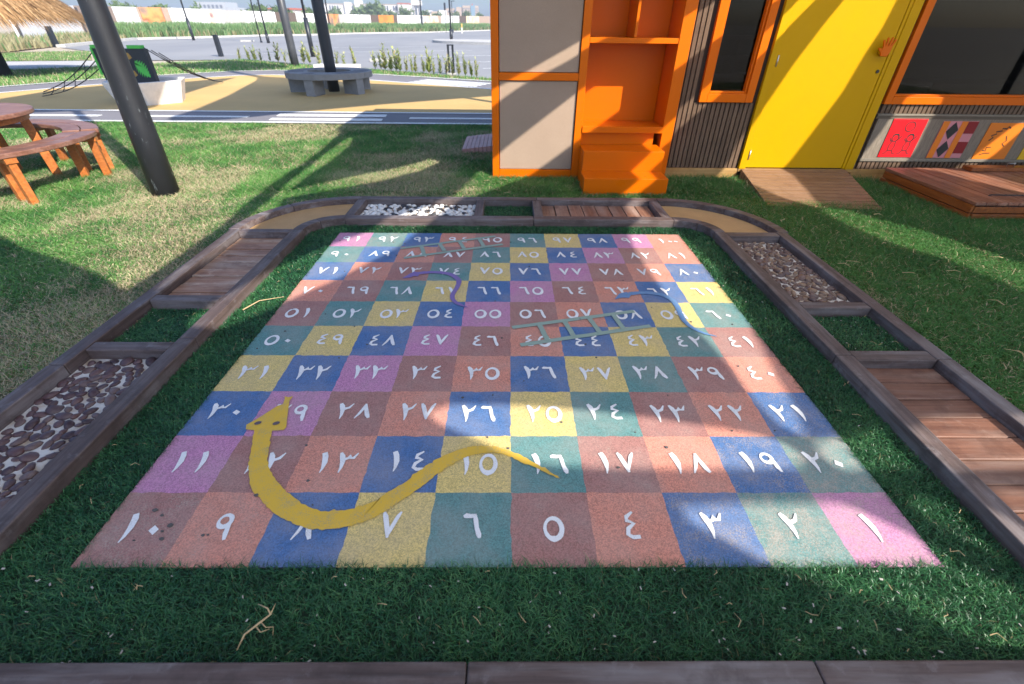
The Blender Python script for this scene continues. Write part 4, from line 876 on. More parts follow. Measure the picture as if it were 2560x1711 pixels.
o = MB().box(5.0, 6.6, 4.27, 4.40, .1525, .19).build('board', M['deck_side'], bx, bevel=.004); o.matrix_parent_inverse = Matrix.Translation((-5.6, -4.34, -.15))
o = MB().tube([(5.42, 4.335, .185), (5.42, 4.335, .225), (5.5, 4.335, .225), (5.5, 4.335, .185)], .007, 8).build('handle', M['metal'], bx, smooth=True); o.matrix_parent_inverse = Matrix.Translation((-5.6, -4.34, -.15))
cb = MB().tube([(4.45, 3.42, .156), (4.5, 3.44, .155), (4.58, 3.425, .157), (4.66, 3.43, .155), (5.2, 3.425, .156)], .006, 6).build('cable', M['dark_steel'], None, smooth=True); tag(cb, 'thin dark cable lying across the timber deck', 'cable')

# ------------------------------------------------------------------ poles
def pole(name, x, y, r, h, mat, label):
    o = empty(name, (x, y, 0)); tag(o, label, 'pole')
    MB().tube([(0, 0, -.05), (0, 0, .6), (0, 0, 1.4), (0, 0, h)], r, 32).build('shaft', M[mat], o, smooth=True)
    MB().tube([(0, 0, h), (0, 0, h+.03)], r*1.08, 32).build('cap', M[mat], o); return o
o = empty('support_pole', (-3.478, 3.86, 0)); tag(o, 'thick scuffed black pole standing on the lawn by the curved benches', 'pole')
MB().tube([(-.002, 0, -.05), (.025, 0, .6), (.063, 0, 1.5), (.12, 0, 3.0), (.2, 0, 5.5)], [.124, .112, .094, .08, .06], 32).build('shaft', M['black_steel'], o, smooth=True)
MB().tube([(.2, 0, 5.5), (.2, 0, 5.53)], .065, 24).build('cap', M['black_steel'], o)
pole('support_pole', -4.33, 11.98, .132, 5.5, 'dark_steel', 'thick dark pole rising through the round concrete bench')
pole('support_pole', -8.28, 19.75, .145, 3.4, 'grey_steel', 'grey pole on the grass strip beside the car park')

# ------------------------------------------------------------------ picnic table and curved benches
PC = Vector((-5.47, 4.0))
tb = empty('picnic_table', (PC.x, PC.y, 0)); tag(tb, 'round red brown timber table cut off by the left edge', 'table')
MB().arc((0, 0), .02, .72, 0, 360, .635, .68, 48).build('table_top', M['table_top'], tb, bevel=.012)
MB().arc((0, 0), .55, .66, 0, 360, .585, .634, 40).build('apron', M['table'], tb, bevel=.004)
def leg(parent, px, py, qx, qy, z1, w=.075, d=.05):
    u = Vector((qx-px, qy-py)); a = math.atan2(py, px); c, s_ = math.cos(a), math.sin(a)
    q = lambda X, Y: [(X+c*sx_*w/2-s_*sy_*d/2, Y+s_*sx_*w/2+c*sy_*d/2) for sx_, sy_ in ((-1, -1), (1, -1), (1, 1), (-1, 1))]
    A, B = q(px, py), q(qx, qy)
    mb = MB(); mb.add([(p[0], p[1], -.03) for p in A]+[(p[0], p[1], z1) for p in B], [(3, 2, 1, 0), (4, 5, 6, 7), (0, 1, 5, 4), (1, 2, 6, 5), (2, 3, 7, 6), (3, 0, 4, 7)])
    mb.build('leg', M['table'], parent, bevel=.005)
for a in (43, -17, 103, 163, 223, 283):
    c, s_ = math.cos(R(a)), math.sin(R(a)); leg(tb, .63*c, .63*s_, .6*c, .6*s_, .584, .08, .06)
def bench(a0, a1, lega, label):
    o = empty('curved_bench', (PC.x, PC.y, 0)); tag(o, label, 'bench', 'curved benches round the picnic table')
    for r0, r1 in ((.85, 1.0), (1.006, 1.16)):
        MB().arc((0, 0), r0, r1, a0, a1, .405, .45, 30).build('seat_board', M['table_top'], o, bevel=.01)
    for a in lega:
        c, s_ = math.cos(R(a)), math.sin(R(a))
        MB().arc((0, 0), .86, 1.15, a-2.2, a+2.2, .36, .404, 3).build('bearer', M['table'], o)
        leg(o, .9*c, .9*s_, .9*c, .9*s_, .359, .07, .06); leg(o, 1.1*c, 1.1*s_, 1.1*c, 1.1*s_, .359, .07, .06)
bench(-70, 26, (-62, -27, 23), 'curved red brown bench on the near side of the round table')
bench(32, 150, (40, 90, 142), 'curved red brown bench on the far side of the round table')

# ------------------------------------------------------------------ round concrete bench
rb = empty('ring_bench', (-4.35, 11.93, 0)); tag(rb, 'round grey concrete bench around the thick dark pole', 'bench')
for k in range(3):
    a0 = 100+120*k
    MB().arc((0, 0), .5, 1.0, a0+.15, a0+119.85, .325, .45, 24).build('seat', M['concrete'], rb, bevel=.008)
for a0, a1 in ((125, 215), (-60, 20), (245, 262)):
    MB().arc((0, 0), .58, .92, a0, a1, .4495, .4525, 20).build('inlay', M['concrete_dark'], rb)
for k in range(5):
    a = R(258+72*k); c, s_ = math.cos(a), math.sin(a); q = [(x*c-y*s_, x*s_+y*c) for x, y in ((.52, -.11), (.97, -.11), (.97, .11), (.52, .11))]
    mb = MB(); q2 = [(p[0]*1.0, p[1]) for p in q]; mb.hexa(q2, -.01, .3235).build('leg', M['concrete'], rb, bevel=.006)
lw = MB(); lw.hexa([(-6.5, 16.75), (-5.0, 16.75), (-5.05, 17.25), (-6.4, 17.25)], -.02, .24); o = lw.build('low_bench', M['white_concrete'], None, bevel=.015); tag(o, 'low white concrete block bench behind the round bench', 'bench')

# ------------------------------------------------------------------ white planter with a climbing panel
pl = empty('planter', (-7.5, 9.98, 0)); tag(pl, 'low white tapered concrete planter behind the black pole', 'planter')
def ngon(r, n, a0, sy=1.0): return [(r*math.cos(R(a0+360*k/n)), sy*r*math.sin(R(a0+360*k/n))) for k in range(n)]
A, B = ngon(.64, 6, -66, .95), ngon(.79, 6, -66, .95); C2 = ngon(.7, 6, -66, .95)
mb = MB(); mb.add([(p[0], p[1], -.01) for p in A]+[(p[0], p[1], .41) for p in B]+[(p[0], p[1], .41) for p in C2]+[(p[0], p[1], .33) for p in C2],
    [tuple(range(5, -1, -1))]+[(i, (i+1) % 6, 6+(i+1) % 6, 6+i) for i in range(6)]+[(6+i, 6+(i+1) % 6, 12+(i+1) % 6, 12+i) for i in range(6)]+[(12+i, 12+(i+1) % 6, 18+(i+1) % 6, 18+i) for i in range(6)]+[tuple(range(18, 24))])
mb.build('tub', M['white_concrete'], pl, bevel=.012)
cp = empty('climbing_panel', (-7.74, 9.98, .33)); tag(cp, 'black panel with green leaf prints and rope nets, standing in the white planter', 'climbing panel'); CINV = Matrix.Translation((7.74, -9.98, -.33))
def cpb(o): o.matrix_parent_inverse = CINV; return o
cpb(MB().box(-8.26, -7.24, 9.92, 10.04, .32, .945).build('panel', M['dark_steel'], cp, bevel=.01))
GRN = col('leaf_green_paint', (0.09, 0.5, 0.07)); GLD = col('gold_paint', (0.4, 0.22, 0.04))
cpb(MB().box(-8.28, -8.1, 9.91, 10.05, .947, 1.0).build('trim', GRN, cp)); cpb(MB().box(-7.56, -7.3, 9.91, 10.05, .947, 1.0).build('trim', GRN, cp)); cpb(MB().box(-8.3, -8.262, 9.91, 10.05, .5, .95).build('trim', GRN, cp))
lf = MB(); L = []
for k in range(9):
    t = k/8; wv = .12*math.sin(math.pi*(t*.9+.06)); L.append((t, wv))
pts = []
for t, wv in L: pts += [(-7.52+.2*t+wv*.75, .74-.24*t+wv*.75), (-7.52+.2*t+wv*.35, .72-.26*t+wv*.3)]
for t, wv in L[::-1]: pts += [(-7.52+.2*t-wv*.35, .72-.26*t-wv*.3), (-7.52+.2*t-wv*.75, .70-.24*t-wv*.75)]
cpb(lf.xz(pts, 9.914, 9.919).build('leaf_print', GRN, cp))
for c in ((-7.6, .82), (-7.62, .52)): cpb(MB().xz([(c[0]-.06, c[1]+.06), (c[0]-.01, c[1]-.06), (c[0]+.06, c[1]-.03), (c[0]+.02, c[1]+.05)], 9.914, 9.919).build('leaf_print', GLD, cp))
ROPE = col('dark_rope', (0.03, 0.03, 0.033), .9)
def net(a0, a1, b0, b1, n):
    def pt(s_, t):
        p = Vector(a0).lerp(Vector(a1), s_).lerp(Vector(b0).lerp(Vector(b1), s_), t); p.z -= .1*math.sin(math.pi*t); return p
    for s_ in (0, .5, 1): cpb(MB().tube([pt(s_, k/10) for k in range(11)], .009, 6).build('rope', ROPE, cp, smooth=True))
    for k in range(1, n): 
        a = pt(0, k/n); b = pt(1, (k+.35)/n); cpb(MB().tube([a, (a+b)/2-Vector((0, 0, .02)), b], .007, 6).build('rope', ROPE, cp, smooth=True))
net((-7.27, 9.98, .96), (-7.22, 10.3, .86), (-8.0, 13.45, .06), (-7.85, 13.5, .03), 6)
net((-8.3, 9.98, .9), (-8.3, 10.0, .62), (-10.4, 10.75, .08), (-10.2, 10.45, .03), 5)

# ------------------------------------------------------------------ thatched umbrella
um = empty('thatched_umbrella', (-15.3, 15.1, 0)); tag(um, 'straw thatched umbrella at the top left with a dark post', 'umbrella')
MB().tube([(0, 0, -.05), (0, 0, 3.3)], .24, 20).build('post', M['dark_steel'], um, smooth=True)
mb = MB(); n = 40; Rr = 2.3
vs = [(0, 0, 3.5)]+[(Rr*math.cos(2*math.pi*k/n), Rr*math.sin(2*math.pi*k/n), 1.66+.05*math.sin(k*2.3)) for k in range(n)]+[((Rr-.25)*math.cos(2*math.pi*k/n), (Rr-.25)*math.sin(2*math.pi*k/n), 1.64) for k in range(n)]+[(0, 0, 3.3)]
mb.add(vs, [(0, 1+k, 1+(k+1) % n) for k in range(n)]+[(1+k, 1+n+k, 1+n+(k+1) % n, 1+(k+1) % n) for k in range(n)]+[(2*n+1, 1+n+(k+1) % n, 1+n+k) for k in range(n)]); mb.build('roof', col('thatch_core', (0.16, 0.09, 0.045), .9), um)
ns = 14000; a = rng.random(ns)*2*np.pi; rr = Rr*(.35+.72*np.sqrt(rng.random(ns))); z = 3.52-(rr/Rr)*1.86+rng.normal(0, .03, ns); L = .35+.35*rng.random(ns); ww = .008+.012*rng.random(ns)
sl = np.arctan2(1.86, Rr)+rng.normal(.12, .12, ns); ca, sa = np.cos(a), np.sin(a); tw = rng.normal(0, .12, ns)
p0 = np.c_[rr*ca, rr*sa, z+.05]; d = np.c_[np.cos(a+tw)*np.cos(sl), np.sin(a+tw)*np.cos(sl), -np.sin(sl)]; sd = np.c_[-sa, ca, np.zeros(ns)]
P = np.stack([p0-sd*ww[:, None], p0+sd*ww[:, None], p0+d*L[:, None]], 1).reshape(-1, 3); T = np.arange(ns*3).reshape(-1, 3)
o = link('thatch', raw_mesh('thatch', P, T, {'tint': np.repeat(np.clip(rng.normal(.55, .25, ns), 0, 1), 3)}), um, M['thatch']); o['kind'] = 'stuff'

# ------------------------------------------------------------------ street furniture by the car park
bo = empty('bollard', (-13.8, 24.9, 0)); tag(bo, 'single black bollard at the near edge of the car park', 'bollard')
MB().box(-.09, .09, -.09, .09, -.02, .82).build('post', M['dark_steel'], bo, bevel=.01); MB().box(-.1, .1, -.1, .1, .821, .85).build('cap', M['dark_steel'], bo)
b2 = empty('bollard', (-27.6, 32.3, 0)); tag(b2, 'black bollard at the top left beside the thatched umbrella', 'bollard')
MB().box(-.12, .12, -.12, .12, -.02, 1.0).build('post', M['dark_steel'], b2, bevel=.01); MB().box(-.13, .13, -.13, .13, 1.001, 1.03).build('cap', M['dark_steel'], b2)
tw = empty('twin_bollard', (-1.94, 16.95, 0)); tag(tw, 'black twin-post bollard light in the planting strip', 'bollard')
for x in (-.075, .075): MB().box(x-.032, x+.032, -.04, .04, .03, .80).build('post', M['dark_steel'], tw, bevel=.004)
MB().box(-.11, .11, -.045, .045, .801, .83).build('cap', M['dark_steel'], tw); MB().box(-.14, .14, -.1, .1, -.02, .0295).build('base', M['kerb'], tw)
def lamp(x, y, h, r, label, sleeve=1.0, head=True):
    o = empty('lamp_post', (x, y, 0)); tag(o, label, 'lamp post', 'lamp posts in the car park')
    MB().tube([(0, 0, sleeve), (0, 0, h)], r, 12).build('shaft', M['dark_steel'], o, smooth=True)
    MB().tube([(0, 0, -.02), (0, 0, sleeve-.002)], r*1.9, 12).build('sleeve', M['dark_steel'], o, smooth=True)
    if head: MB().box(-.12, .5, -.1, .1, h+.002, h+.09).build('head', M['dark_steel'], o, bevel=.02)
lamp(-26.6, 45.2, 6, .06, 'slim lamp post in front of the white hoarding at the far left', 1.5)
lamp(-19.5, 42.0, 6, .045, 'thinner left post of the pair left of the grey pole', .1)
lamp(-18.55, 41.1, 6, .06, 'right post of the pair of slim lamp posts left of the grey pole', .6)
lamp(-9.55, 25.3, 6, .055, 'lamp post with thick sleeve between the grey pole and the dark pole', 1.55)
lamp(-24.6, 75.0, 7, .1, 'lamp post standing in the reeds right of the dark pole', 1.2)
lamp(-14.6, 92.0, 7, .11, 'black lamp post at the hedge in front of the white hoarding panels', 2.2)
lamp(-5.25, 48.8, 6, .075, 'black lamp post on the kerbed island left of the orange unit', .9)
lamp(-9.4, 91.5, 4.2, .06, 'thin lamp post behind the island post', .5)
lb = empty('pole_lantern', (-10.5, 91, 0)); tag(lb, 'slender post with a dark box lantern, left of the island lamp post', 'lantern')
MB().tube([(0, 0, -.02), (0, 0, 3.05)], .05, 10).build('shaft', M['dark_steel'], lb); MB().box(-.14, .14, -.14, .14, 3.052, 4.0).build('lantern', M['dark_steel'], lb, bevel=.02)
mk = empty('marker_post', (-7.4, 85.3, 0)); tag(mk, 'short white marker post with a yellow top by the hedge', 'marker post')
MB().tube([(0, 0, 0), (0, 0, .75)], .1, 10).build('shaft', M['white_concrete'], mk); MB().tube([(0, 0, .752), (0, 0, 1.25)], .1, 10).build('band', col('yellow_plastic', (0.7, 0.42, 0.1)), mk)
isl = MB(); isl.prism(smooth([(-6.7, 46.6), (-6.2, 44.9), (-4.6, 43.6), (0, 41.0), (8, 38), (8, 44), (0, 48.6), (-5.5, 49.0), (-6.6, 48.0), (-6.7, 46.6)], 2)[:-1], -.02, .16); tag(isl.build('traffic_island', M['kerb']), 'pale kerbed island in the car park', 'island')
kb2 = MB(); strip_pts = [(x+.6, y-.4) for x, y in HEDGE[1:]]
for a, b in zip(strip_pts[:-1], strip_pts[1:]):
    d = (Vector(b)-Vector(a)).normalized(); n = Vector((-d.y, d.x)); q = [Vector(a)-n*.35, Vector(b)-n*.35, Vector(b)+n*.1, Vector(a)+n*.1]; kb2.hexa([(p.x, p.y) for p in q], -.02, .13)
tag(kb2.build('kerb', M['kerb']), kind='structure')
wm = MB().box(-.5, .5, -.15, .15, -.02, .1).build('wheel_stop', M['kerb'], None, bevel=.02); wm.location = (-5.6, 22.6, 0); tag(wm, 'grey wheel stop lying in the car park behind the shrubs', 'wheel stop')
w2 = wm.copy(); COL.objects.link(w2); w2.location = (-21.3, 43.5, 0); w2['label'] = 'grey wheel stop far off in the car park, left of the slim lamp posts'

# ------------------------------------------------------------------ young shrubs
def shrub_mesh(seed, h, dryf):
    r = np.random.default_rng(seed); V = []; T = []; A = []; D = []; o = 0; stems = []
    for s_ in range(r.integers(3, 6)):
        a = r.random()*6.28; ln = r.uniform(.05, .32); top = np.array([math.cos(a)*ln*h, math.sin(a)*ln*h, h*r.uniform(.55, 1.0)]); stems.append(top)
        for t in np.linspace(.12, 1, 9):
            for k in range(2):
                p = top*t*np.array([t, t, 1]); b = r.random()*6.28; L = h*r.uniform(.2, .34)*(1.15-.45*t); el = r.uniform(.3, 1.1); d = np.array([math.cos(b)*math.cos(el), math.sin(b)*math.cos(el), math.sin(el)]); sd = np.array([-math.sin(b), math.cos(b), 0])*L*.2
                V += [p, p+d*L*.5-sd, p+d*L*.5+sd, p+d*L]; T += [(o, o+1, o+2), (o+1, o+3, o+2)]; o += 4; tt = np.clip(r.normal(.5, .25), 0, 1); A += [tt]*4; D += [float(r.random() < dryf)*.8]*4
    return raw_mesh('foliage', np.array(V), np.array(T), {'tint': np.array(A), 'dry': np.array(D)}), stems
SHR = []
for k in range(7):
    me, st = shrub_mesh(100+k, 1.0, .12+.05*(k % 3)); me.materials.append(M['leaf']); mb = MB()
    for t in st: mb.tube([(0, 0, 0), (t[0]*.3, t[1]*.3, t[2]*.5), tuple(t)], [.014, .01, .005], 5)
    sm = mb.mesh('stem'); sm.materials.append(M['bark']); SHR.append((me, sm))
ORD = ['first', 'second', 'third', 'fourth', 'fifth', 'sixth', 'seventh', 'eighth', 'ninth', 'tenth', 'eleventh', 'twelfth', 'thirteenth', 'fourteenth', 'fifteenth', 'sixteenth', 'seventeenth', 'eighteenth', 'nineteenth', 'twentieth']
def shrubs(line, n, hmin, hmax, lab):
    P = dense(line, n) if False else None
    L = np.array(line); s = np.r_[0, np.cumsum(np.hypot(*np.diff(L, axis=0).T))]
    for i in range(n):
        u = s[-1]*(i+.5+random.uniform(-.25, .25))/n; x = np.interp(u, s, L[:, 0]); y = np.interp(u, s, L[:, 1])+random.uniform(-.2, .25); h = random.uniform(hmin, hmax)
        me, sm = SHR[(i*3+n) % 7]; o = empty('shrub', (x, y, -.01), random.uniform(0, 6)); o.scale = (h*random.uniform(.6, 1.0), h*random.uniform(.6, 1.0), h)
        tag(o, lab % ORD[i], 'shrub', 'young shrubs along the car park'); link('foliage', me, o); link('stem', sm, o)
shrubs([(-4.9, 18.25), (-3.2, 17.1), (-.9, 15.6)], 19, .42, .8, '%s young shrub from the dark pole in the row to its right')
shrubs([(-11.9, 22.6), (-9.6, 21.2), (-5.6, 18.8)], 15, .42, .75, '%s young shrub from the left in the row behind the grey pole')

# ------------------------------------------------------------------ reed hedge
L = np.array(HEDGE); s = np.r_[0, np.cumsum(np.hypot(*np.diff(L, axis=0).T))]; nb = 60000
u = rng.random(nb)*s[-1]; off = rng.random(nb)*4.5; x = np.interp(u, s, L[:, 0]); y = np.interp(u, s, L[:, 1]); ddx = np.interp(np.minimum(u+.5, s[-1]), s, L[:, 0])-np.interp(np.maximum(u-.5, 0), s, L[:, 0]); ddy = np.interp(np.minimum(u+.5, s[-1]), s, L[:, 1])-np.interp(np.maximum(u-.5, 0), s, L[:, 1])
nn = np.hypot(ddx, ddy)+1e-6; x = x-ddy/nn*off; y = y+ddx/nn*off; dist = np.hypot(x, y)
hh = (.9+.45*rng.random(nb)+.25*(vnoise(x, y, .35, 41)-.5))*np.clip(.55+off*.5, .5, 1.05); gap = vnoise(x, y, .12, 44); lft = u < s[2]; hh = np.where(lft, hh*.55, hh)
kx = seen(x, y, 1.0, .12) & (gap > .12) & ((~lft) | (rng.random(nb) < .35)); 
V, T, A, D = blades('r', x[kx], y[kx], hh[kx], .05+.0012*dist[kx], .35*rng.random(kx.sum())+.05, np.clip(.15+.3*hh[kx]+.35*rng.random(kx.sum())-.2, 0, 1), (rng.random(kx.sum()) < .05+.3*(off[kx] < .25)+.75*lft[kx])*.9, 0.0, None, True)
o = link('reed_hedge', raw_mesh('reed_hedge', V, T, {'tint': A, 'dry': D}), None, M['reed']); tag(o, 'long green reed hedge at the far side of the car park', 'hedge', kind='stuff')
sheet('verge', [(x-.2, y+.2) for x, y in HEDGE]+[(x*1.08-1, y*1.08+1) for x, y in HEDGE[::-1]], .02, col('dry_verge', (0.36, 0.26, 0.15), .95))

# ------------------------------------------------------------------ site hoarding of plain and printed panels
hd = empty('site_hoarding', (-27.3, 77, 0)); tag(hd, 'long site hoarding of white and printed panels behind the reeds', 'hoarding'); HDI = Matrix.Translation((27.3, -77, 0))
HP = [(-29.79, 32.51, 2.08), (-32.17, 38.53, 2.17), (-33.63, 42.72, 2.23), (-36.46, 50.86, 2.34), (-36.35, 54.07, 2.37), (-36.24, 54.31, 2.38), (-35.3, 56.35, 2.39), (-35.02, 56.95, 2.39), (-33.65, 61.75, 2.37), (-33.47, 62.56, 2.37), (-33.16, 63.95, 2.36), (-32.39, 67.41, 2.35), (-30.14, 71.22, 2.31), (-29.01, 72.74, 2.29), (-28.4, 73.57, 2.27), (-27.34, 77.16, 2.26), (-26.65, 80.64, 2.26), (-25.97, 84.08, 2.27), (-25.66, 85.66, 2.27), (-22.83, 90.88, 2.29), (-21.89, 92.47, 2.3), (-20.02, 95.64, 2.32), (-19.55, 96.43, 2.32), (-17.23, 100.36, 2.35), (-15.96, 102.9, 2.38), (-14.03, 109.35, 2.44), (-13.64, 110.67, 2.45), (-10.88, 119.92, 2.54), (-9.64, 124.07, 2.58), (-7.21, 132.21, 2.65), (-4.14, 141.75, 2.77), (3.14, 157.87, 2.99)]
def mposter(name, cs, s, seed):
    m = NM(name, .6, .3); f = m.noise(s, 3, .5); m.col(m.ramp(f, [(.3+.4*i/(len(cs)-1), c) for i, c in enumerate(cs)])); return m.m
POST = {'w': col('white_panel', (0.72, 0.71, 0.71), .55), 'g': col('pale_grey_panel', (0.42, 0.4, 0.38)), 't': col('tan_panel', (0.36, 0.26, 0.2)), 'd': col('dark_panel', (0.1, 0.07, 0.055)),
 'f': mposter('fiery_poster', [(0.07, 0.05, 0.045), (0.3, 0.2, 0.15), (0.75, 0.3, 0.1), (0.6, 0.1, 0.04), (0.6, 0.5, 0.42)], .5, 1), 'o': mposter('orange_poster', [(0.5, 0.15, 0.03), (0.65, 0.24, 0.05), (0.42, 0.12, 0.03)], .5, 2),
 'c': mposter('colourful_poster', [(0.3, 0.15, 0.14), (0.7, 0.6, 0.5), (0.6, 0.3, 0.15), (0.7, 0.68, 0.66)], .8, 3), 'y': mposter('cream_poster', [(0.6, 0.35, 0.2), (0.75, 0.6, 0.35), (0.7, 0.66, 0.6)], .6, 4)}
SEQ = ['w', 'w', 't', 'w', 't', 'f', 't', 'w', 'c', 'w', 'g', 'w', 'd', 'd', 'w', 'w', 'f', 'g', 'w', 'd', 'o', 'd', 'w', 'w', 'c', 't', 'w', 'd', 'y', 't', 't']
for i, (a, b) in enumerate(zip(HP[:-1], HP[1:])):
    A, B = Vector(a[:2]), Vector(b[:2]); d = (B-A).normalized(); n = Vector((-d.y, d.x))*.06; B = B-d*.05
    q = [A-n, B-n, B+n, A+n]; mb = MB(); mb.hexa([(p.x, p.y) for p in q], 0.0, [a[2], b[2], b[2], a[2]]); o = mb.build('panel', POST[SEQ[i]], hd); o.matrix_parent_inverse = HDI
for a in HP[::2]:
    o = MB().box(a[0]-.08, a[0]+.08, a[1]+.1, a[1]+.26, 0, a[2]-.1).build('post', M['grey_steel'], hd); o.matrix_parent_inverse = HDI

# ------------------------------------------------------------------ far trees and buildings
def far_tree(x, y, h, wd, label, seed, n=900):
    r = np.random.default_rng(seed); o = empty('tree', (x, y, 0)); tag(o, label, 'tree', 'trees beyond the hoarding')
    MB().tube([(0, 0, -.1), (0, 0, h*.35), (wd*.05, 0, h*.6)], [wd*.05, wd*.04, wd*.02], 8).build('trunk', M['bark'], o)
    c = r.normal(0, 1, (n, 3)); c /= np.linalg.norm(c, axis=1)[:, None]; c *= r.random((n, 1))**.4
    lump = 1+.25*np.sin(c[:, :1]*5+seed)+.2*np.sin(c[:, 1:2]*6+2*seed); P0 = c*lump*np.array([wd*.5, wd*.5, h*.33])+np.array([0, 0, h*.66]); L = wd*.09
    d1 = r.normal(0, L, (n, 3)); d2 = r.normal(0, L, (n, 3)); V = np.stack([P0, P0+d1, P0+d2], 1).reshape(-1, 3)
    link('crown', raw_mesh('crown', V, np.arange(3*n).reshape(-1, 3), {'tint': np.repeat(np.clip(r.normal(.45, .2, n), 0, 1), 3), 'dry': np.zeros(3*n)}), o, M['tree'])
TR = [(-49, 200, 6.2, 9.5, 'wide bushy tree in front of the long white building'), (-62.5, 200, 4.6, 6, 'small tree at the left end of the long white building'), (-56.5, 205, 4.4, 5, 'low tree left of the wide bushy tree'), (-43.5, 205, 4.3, 5, 'low tree right of the wide bushy tree'), (-37.2, 200, 5.4, 4.5, 'rounded tree at the right end of the long white building'), (-30.2, 200, 4.8, 3.2, 'small tree right of the lamp post at the hedge'), (-26.4, 205, 4.3, 3.4, 'low tree left of the box lantern post'), (-20.5, 215, 4.6, 3.6, 'low tree in front of the tan hotel, left side'), (-16.5, 215, 4.8, 4, 'low tree in front of the tan hotel, middle'), (-11.5, 215, 4.4, 3.2, 'low tree right of the tan hotel'),
 (-69.5, 100, 3.8, 3, 'far left small tree above the white hoarding'), (-66.6, 100, 3.3, 2.4, 'small tree next to the far left tree'), (-63.2, 101, 3.5, 3.4, 'tree above the fiery poster'), (-57.5, 102, 3.4, 3.0, 'tree left of the grey building'), (-45.2, 100, 3.4, 4.5, 'bushy tree left of the grey pole'), (-41.0, 100, 3.4, 3.6, 'bushy tree just behind the grey pole'), (-36.5, 102, 3.2, 3.0, 'low tree between the grey pole and the dark pole')]
for i, (x, y, h, wd, lab) in enumerate(TR): far_tree(x, y, h, wd, lab, 50+i)
WB = col('white_render', (0.62, 0.6, 0.58)); WIN = col('dark_window', (0.12, 0.14, 0.18), .3); TAN = col('tan_render', (0.42, 0.32, 0.24)); GLS = col('blue_glass', (0.16, 0.26, 0.33), .25); RED2 = col('red_roof', (0.4, 0.1, 0.06))  # far colours paled to put distance haze into the albedo
def building(name, label, boxes, wins, loc):
    o = empty(name, loc); tag(o, label, 'building')
    for (nm, x0, x1, y0, y1, z0, z1, m) in boxes: MB().box(x0, x1, y0, y1, z0, z1).build(nm, m, o)
    for (x0, x1, z0, z1, y, m) in wins: MB().box(x0, x1, y-.12, y+.05, z0, z1).build('window', m, o)
bxs = [('wall', -20, 14.5, 0, 14, 0, 7.8, WB), ('tower', -5.4, -2.7, -1.2, 4, 0, 9.3, WB), ('tower', -10.2, -8.0, -1, 4, 0, 8.6, WB), ('wing', 14.6, 19.4, -2, 14, 0, 8.0, WB), ('parapet', 14.4, 19.6, -2.2, 14, 8.02, 8.4, RED2), ('parapet', -20, 14.4, -.2, 14, 7.82, 8.0, TAN)]
wns = []
for x in (-17.6, -16.4, -15.2, -14, -7.2, -6.2, -1.8, -.6, .6, 1.8, 4.2, 5.4, 6.6, 7.8, 9.0, 11.8, 13.0): wns.append((x, x+.75, 5.6, 7.3, 0, WIN))
building('white_building', 'long white building with rows of dark upright windows on the horizon', bxs, wns, (-65.7, 260, 0))
building('water_tower', 'pale flat-topped tower on legs right of the long white building', [('deck', -2, 2, -2, 2, 7.2, 8.8, WB), ('leg', -1.7, -1.3, -1.7, -1.3, 0, 7.19, WIN), ('leg', 1.3, 1.7, -1.7, -1.3, 0, 7.19, WIN), ('leg', -.2, .2, -1.7, -1.3, 0, 7.19, WIN), ('core', -1.2, 1.2, -1, 1.5, 0, 7.19, WB)], [], (-39.4, 240, 0))
building('low_building', 'low pale row of houses left of the tan hotel', [('wall', -5.6, -1.5, 0, 8, 0, 6.5, WB), ('wall', -1.45, 2.5, .5, 8, 0, 6.1, TAN), ('wall', 2.55, 6, 0, 8, 0, 6.7, WB)], [(-5+1.6*k, -4.3+1.6*k, 5.2, 6.0, 0, WIN) for k in range(3)], (-40.5, 300, 0))
wns = [(-5.2+1.15*k, -4.6+1.15*k, z, z+.8, 0, WIN) for k in range(5) for z in (6.2, 7.6, 9.0)]+[(3.6+.95*k, 4.1+.95*k, z, z+.8, 0, WIN) for k in range(2) for z in (6.2, 7.6, 9.0)]+[(-16+1.2*k, -15.4+1.2*k, 7.2, 8.2, 0, WIN) for k in range(4)]
building('hotel', 'tan block building with a blue glass bay on the horizon', [('wall', -5.6, 5.2, 0, 10, 0, 11.2, TAN), ('glass_bay', .2, 3.2, -.4, .2, 0, 11.25, GLS), ('wing', -18.5, -12, 0, 10, 0, 9.5, TAN), ('wing', -10.2, -6.4, 0, 10, 0, 10.3, TAN), ('penthouse', -8.2, -6.4, 1, 8, 10.32, 11.4, GLS), ('mast', .9, 1.5, 2, 3, 11.22, 12.4, RED2)], wns, (-27.5, 400, 0))
building('grey_building', 'hazy grey block left of the slim lamp posts on the horizon', [('wall', -5.5, 5.5, 0, 10, 0, 7.1, col('grey_render', (0.34, 0.36, 0.39))), ('wing', 5.6, 9.5, 0, 8, 0, 5.4, col('grey_render', (0.34, 0.36, 0.39)))], [(-4.6+1.6*k, -3.8+1.6*k, 5.2, 6.2, 0, WIN) for k in range(6)], (-116.5, 220, 0))
building('shed', 'low pale shed with a red roof edge behind the hoarding', [('wall', -4, 4, 0, 6, 0, 3.4, WB), ('roof', -4.3, 4.3, -.3, 6.3, 3.41, 3.7, RED2)], [], (-52, 125, 0))

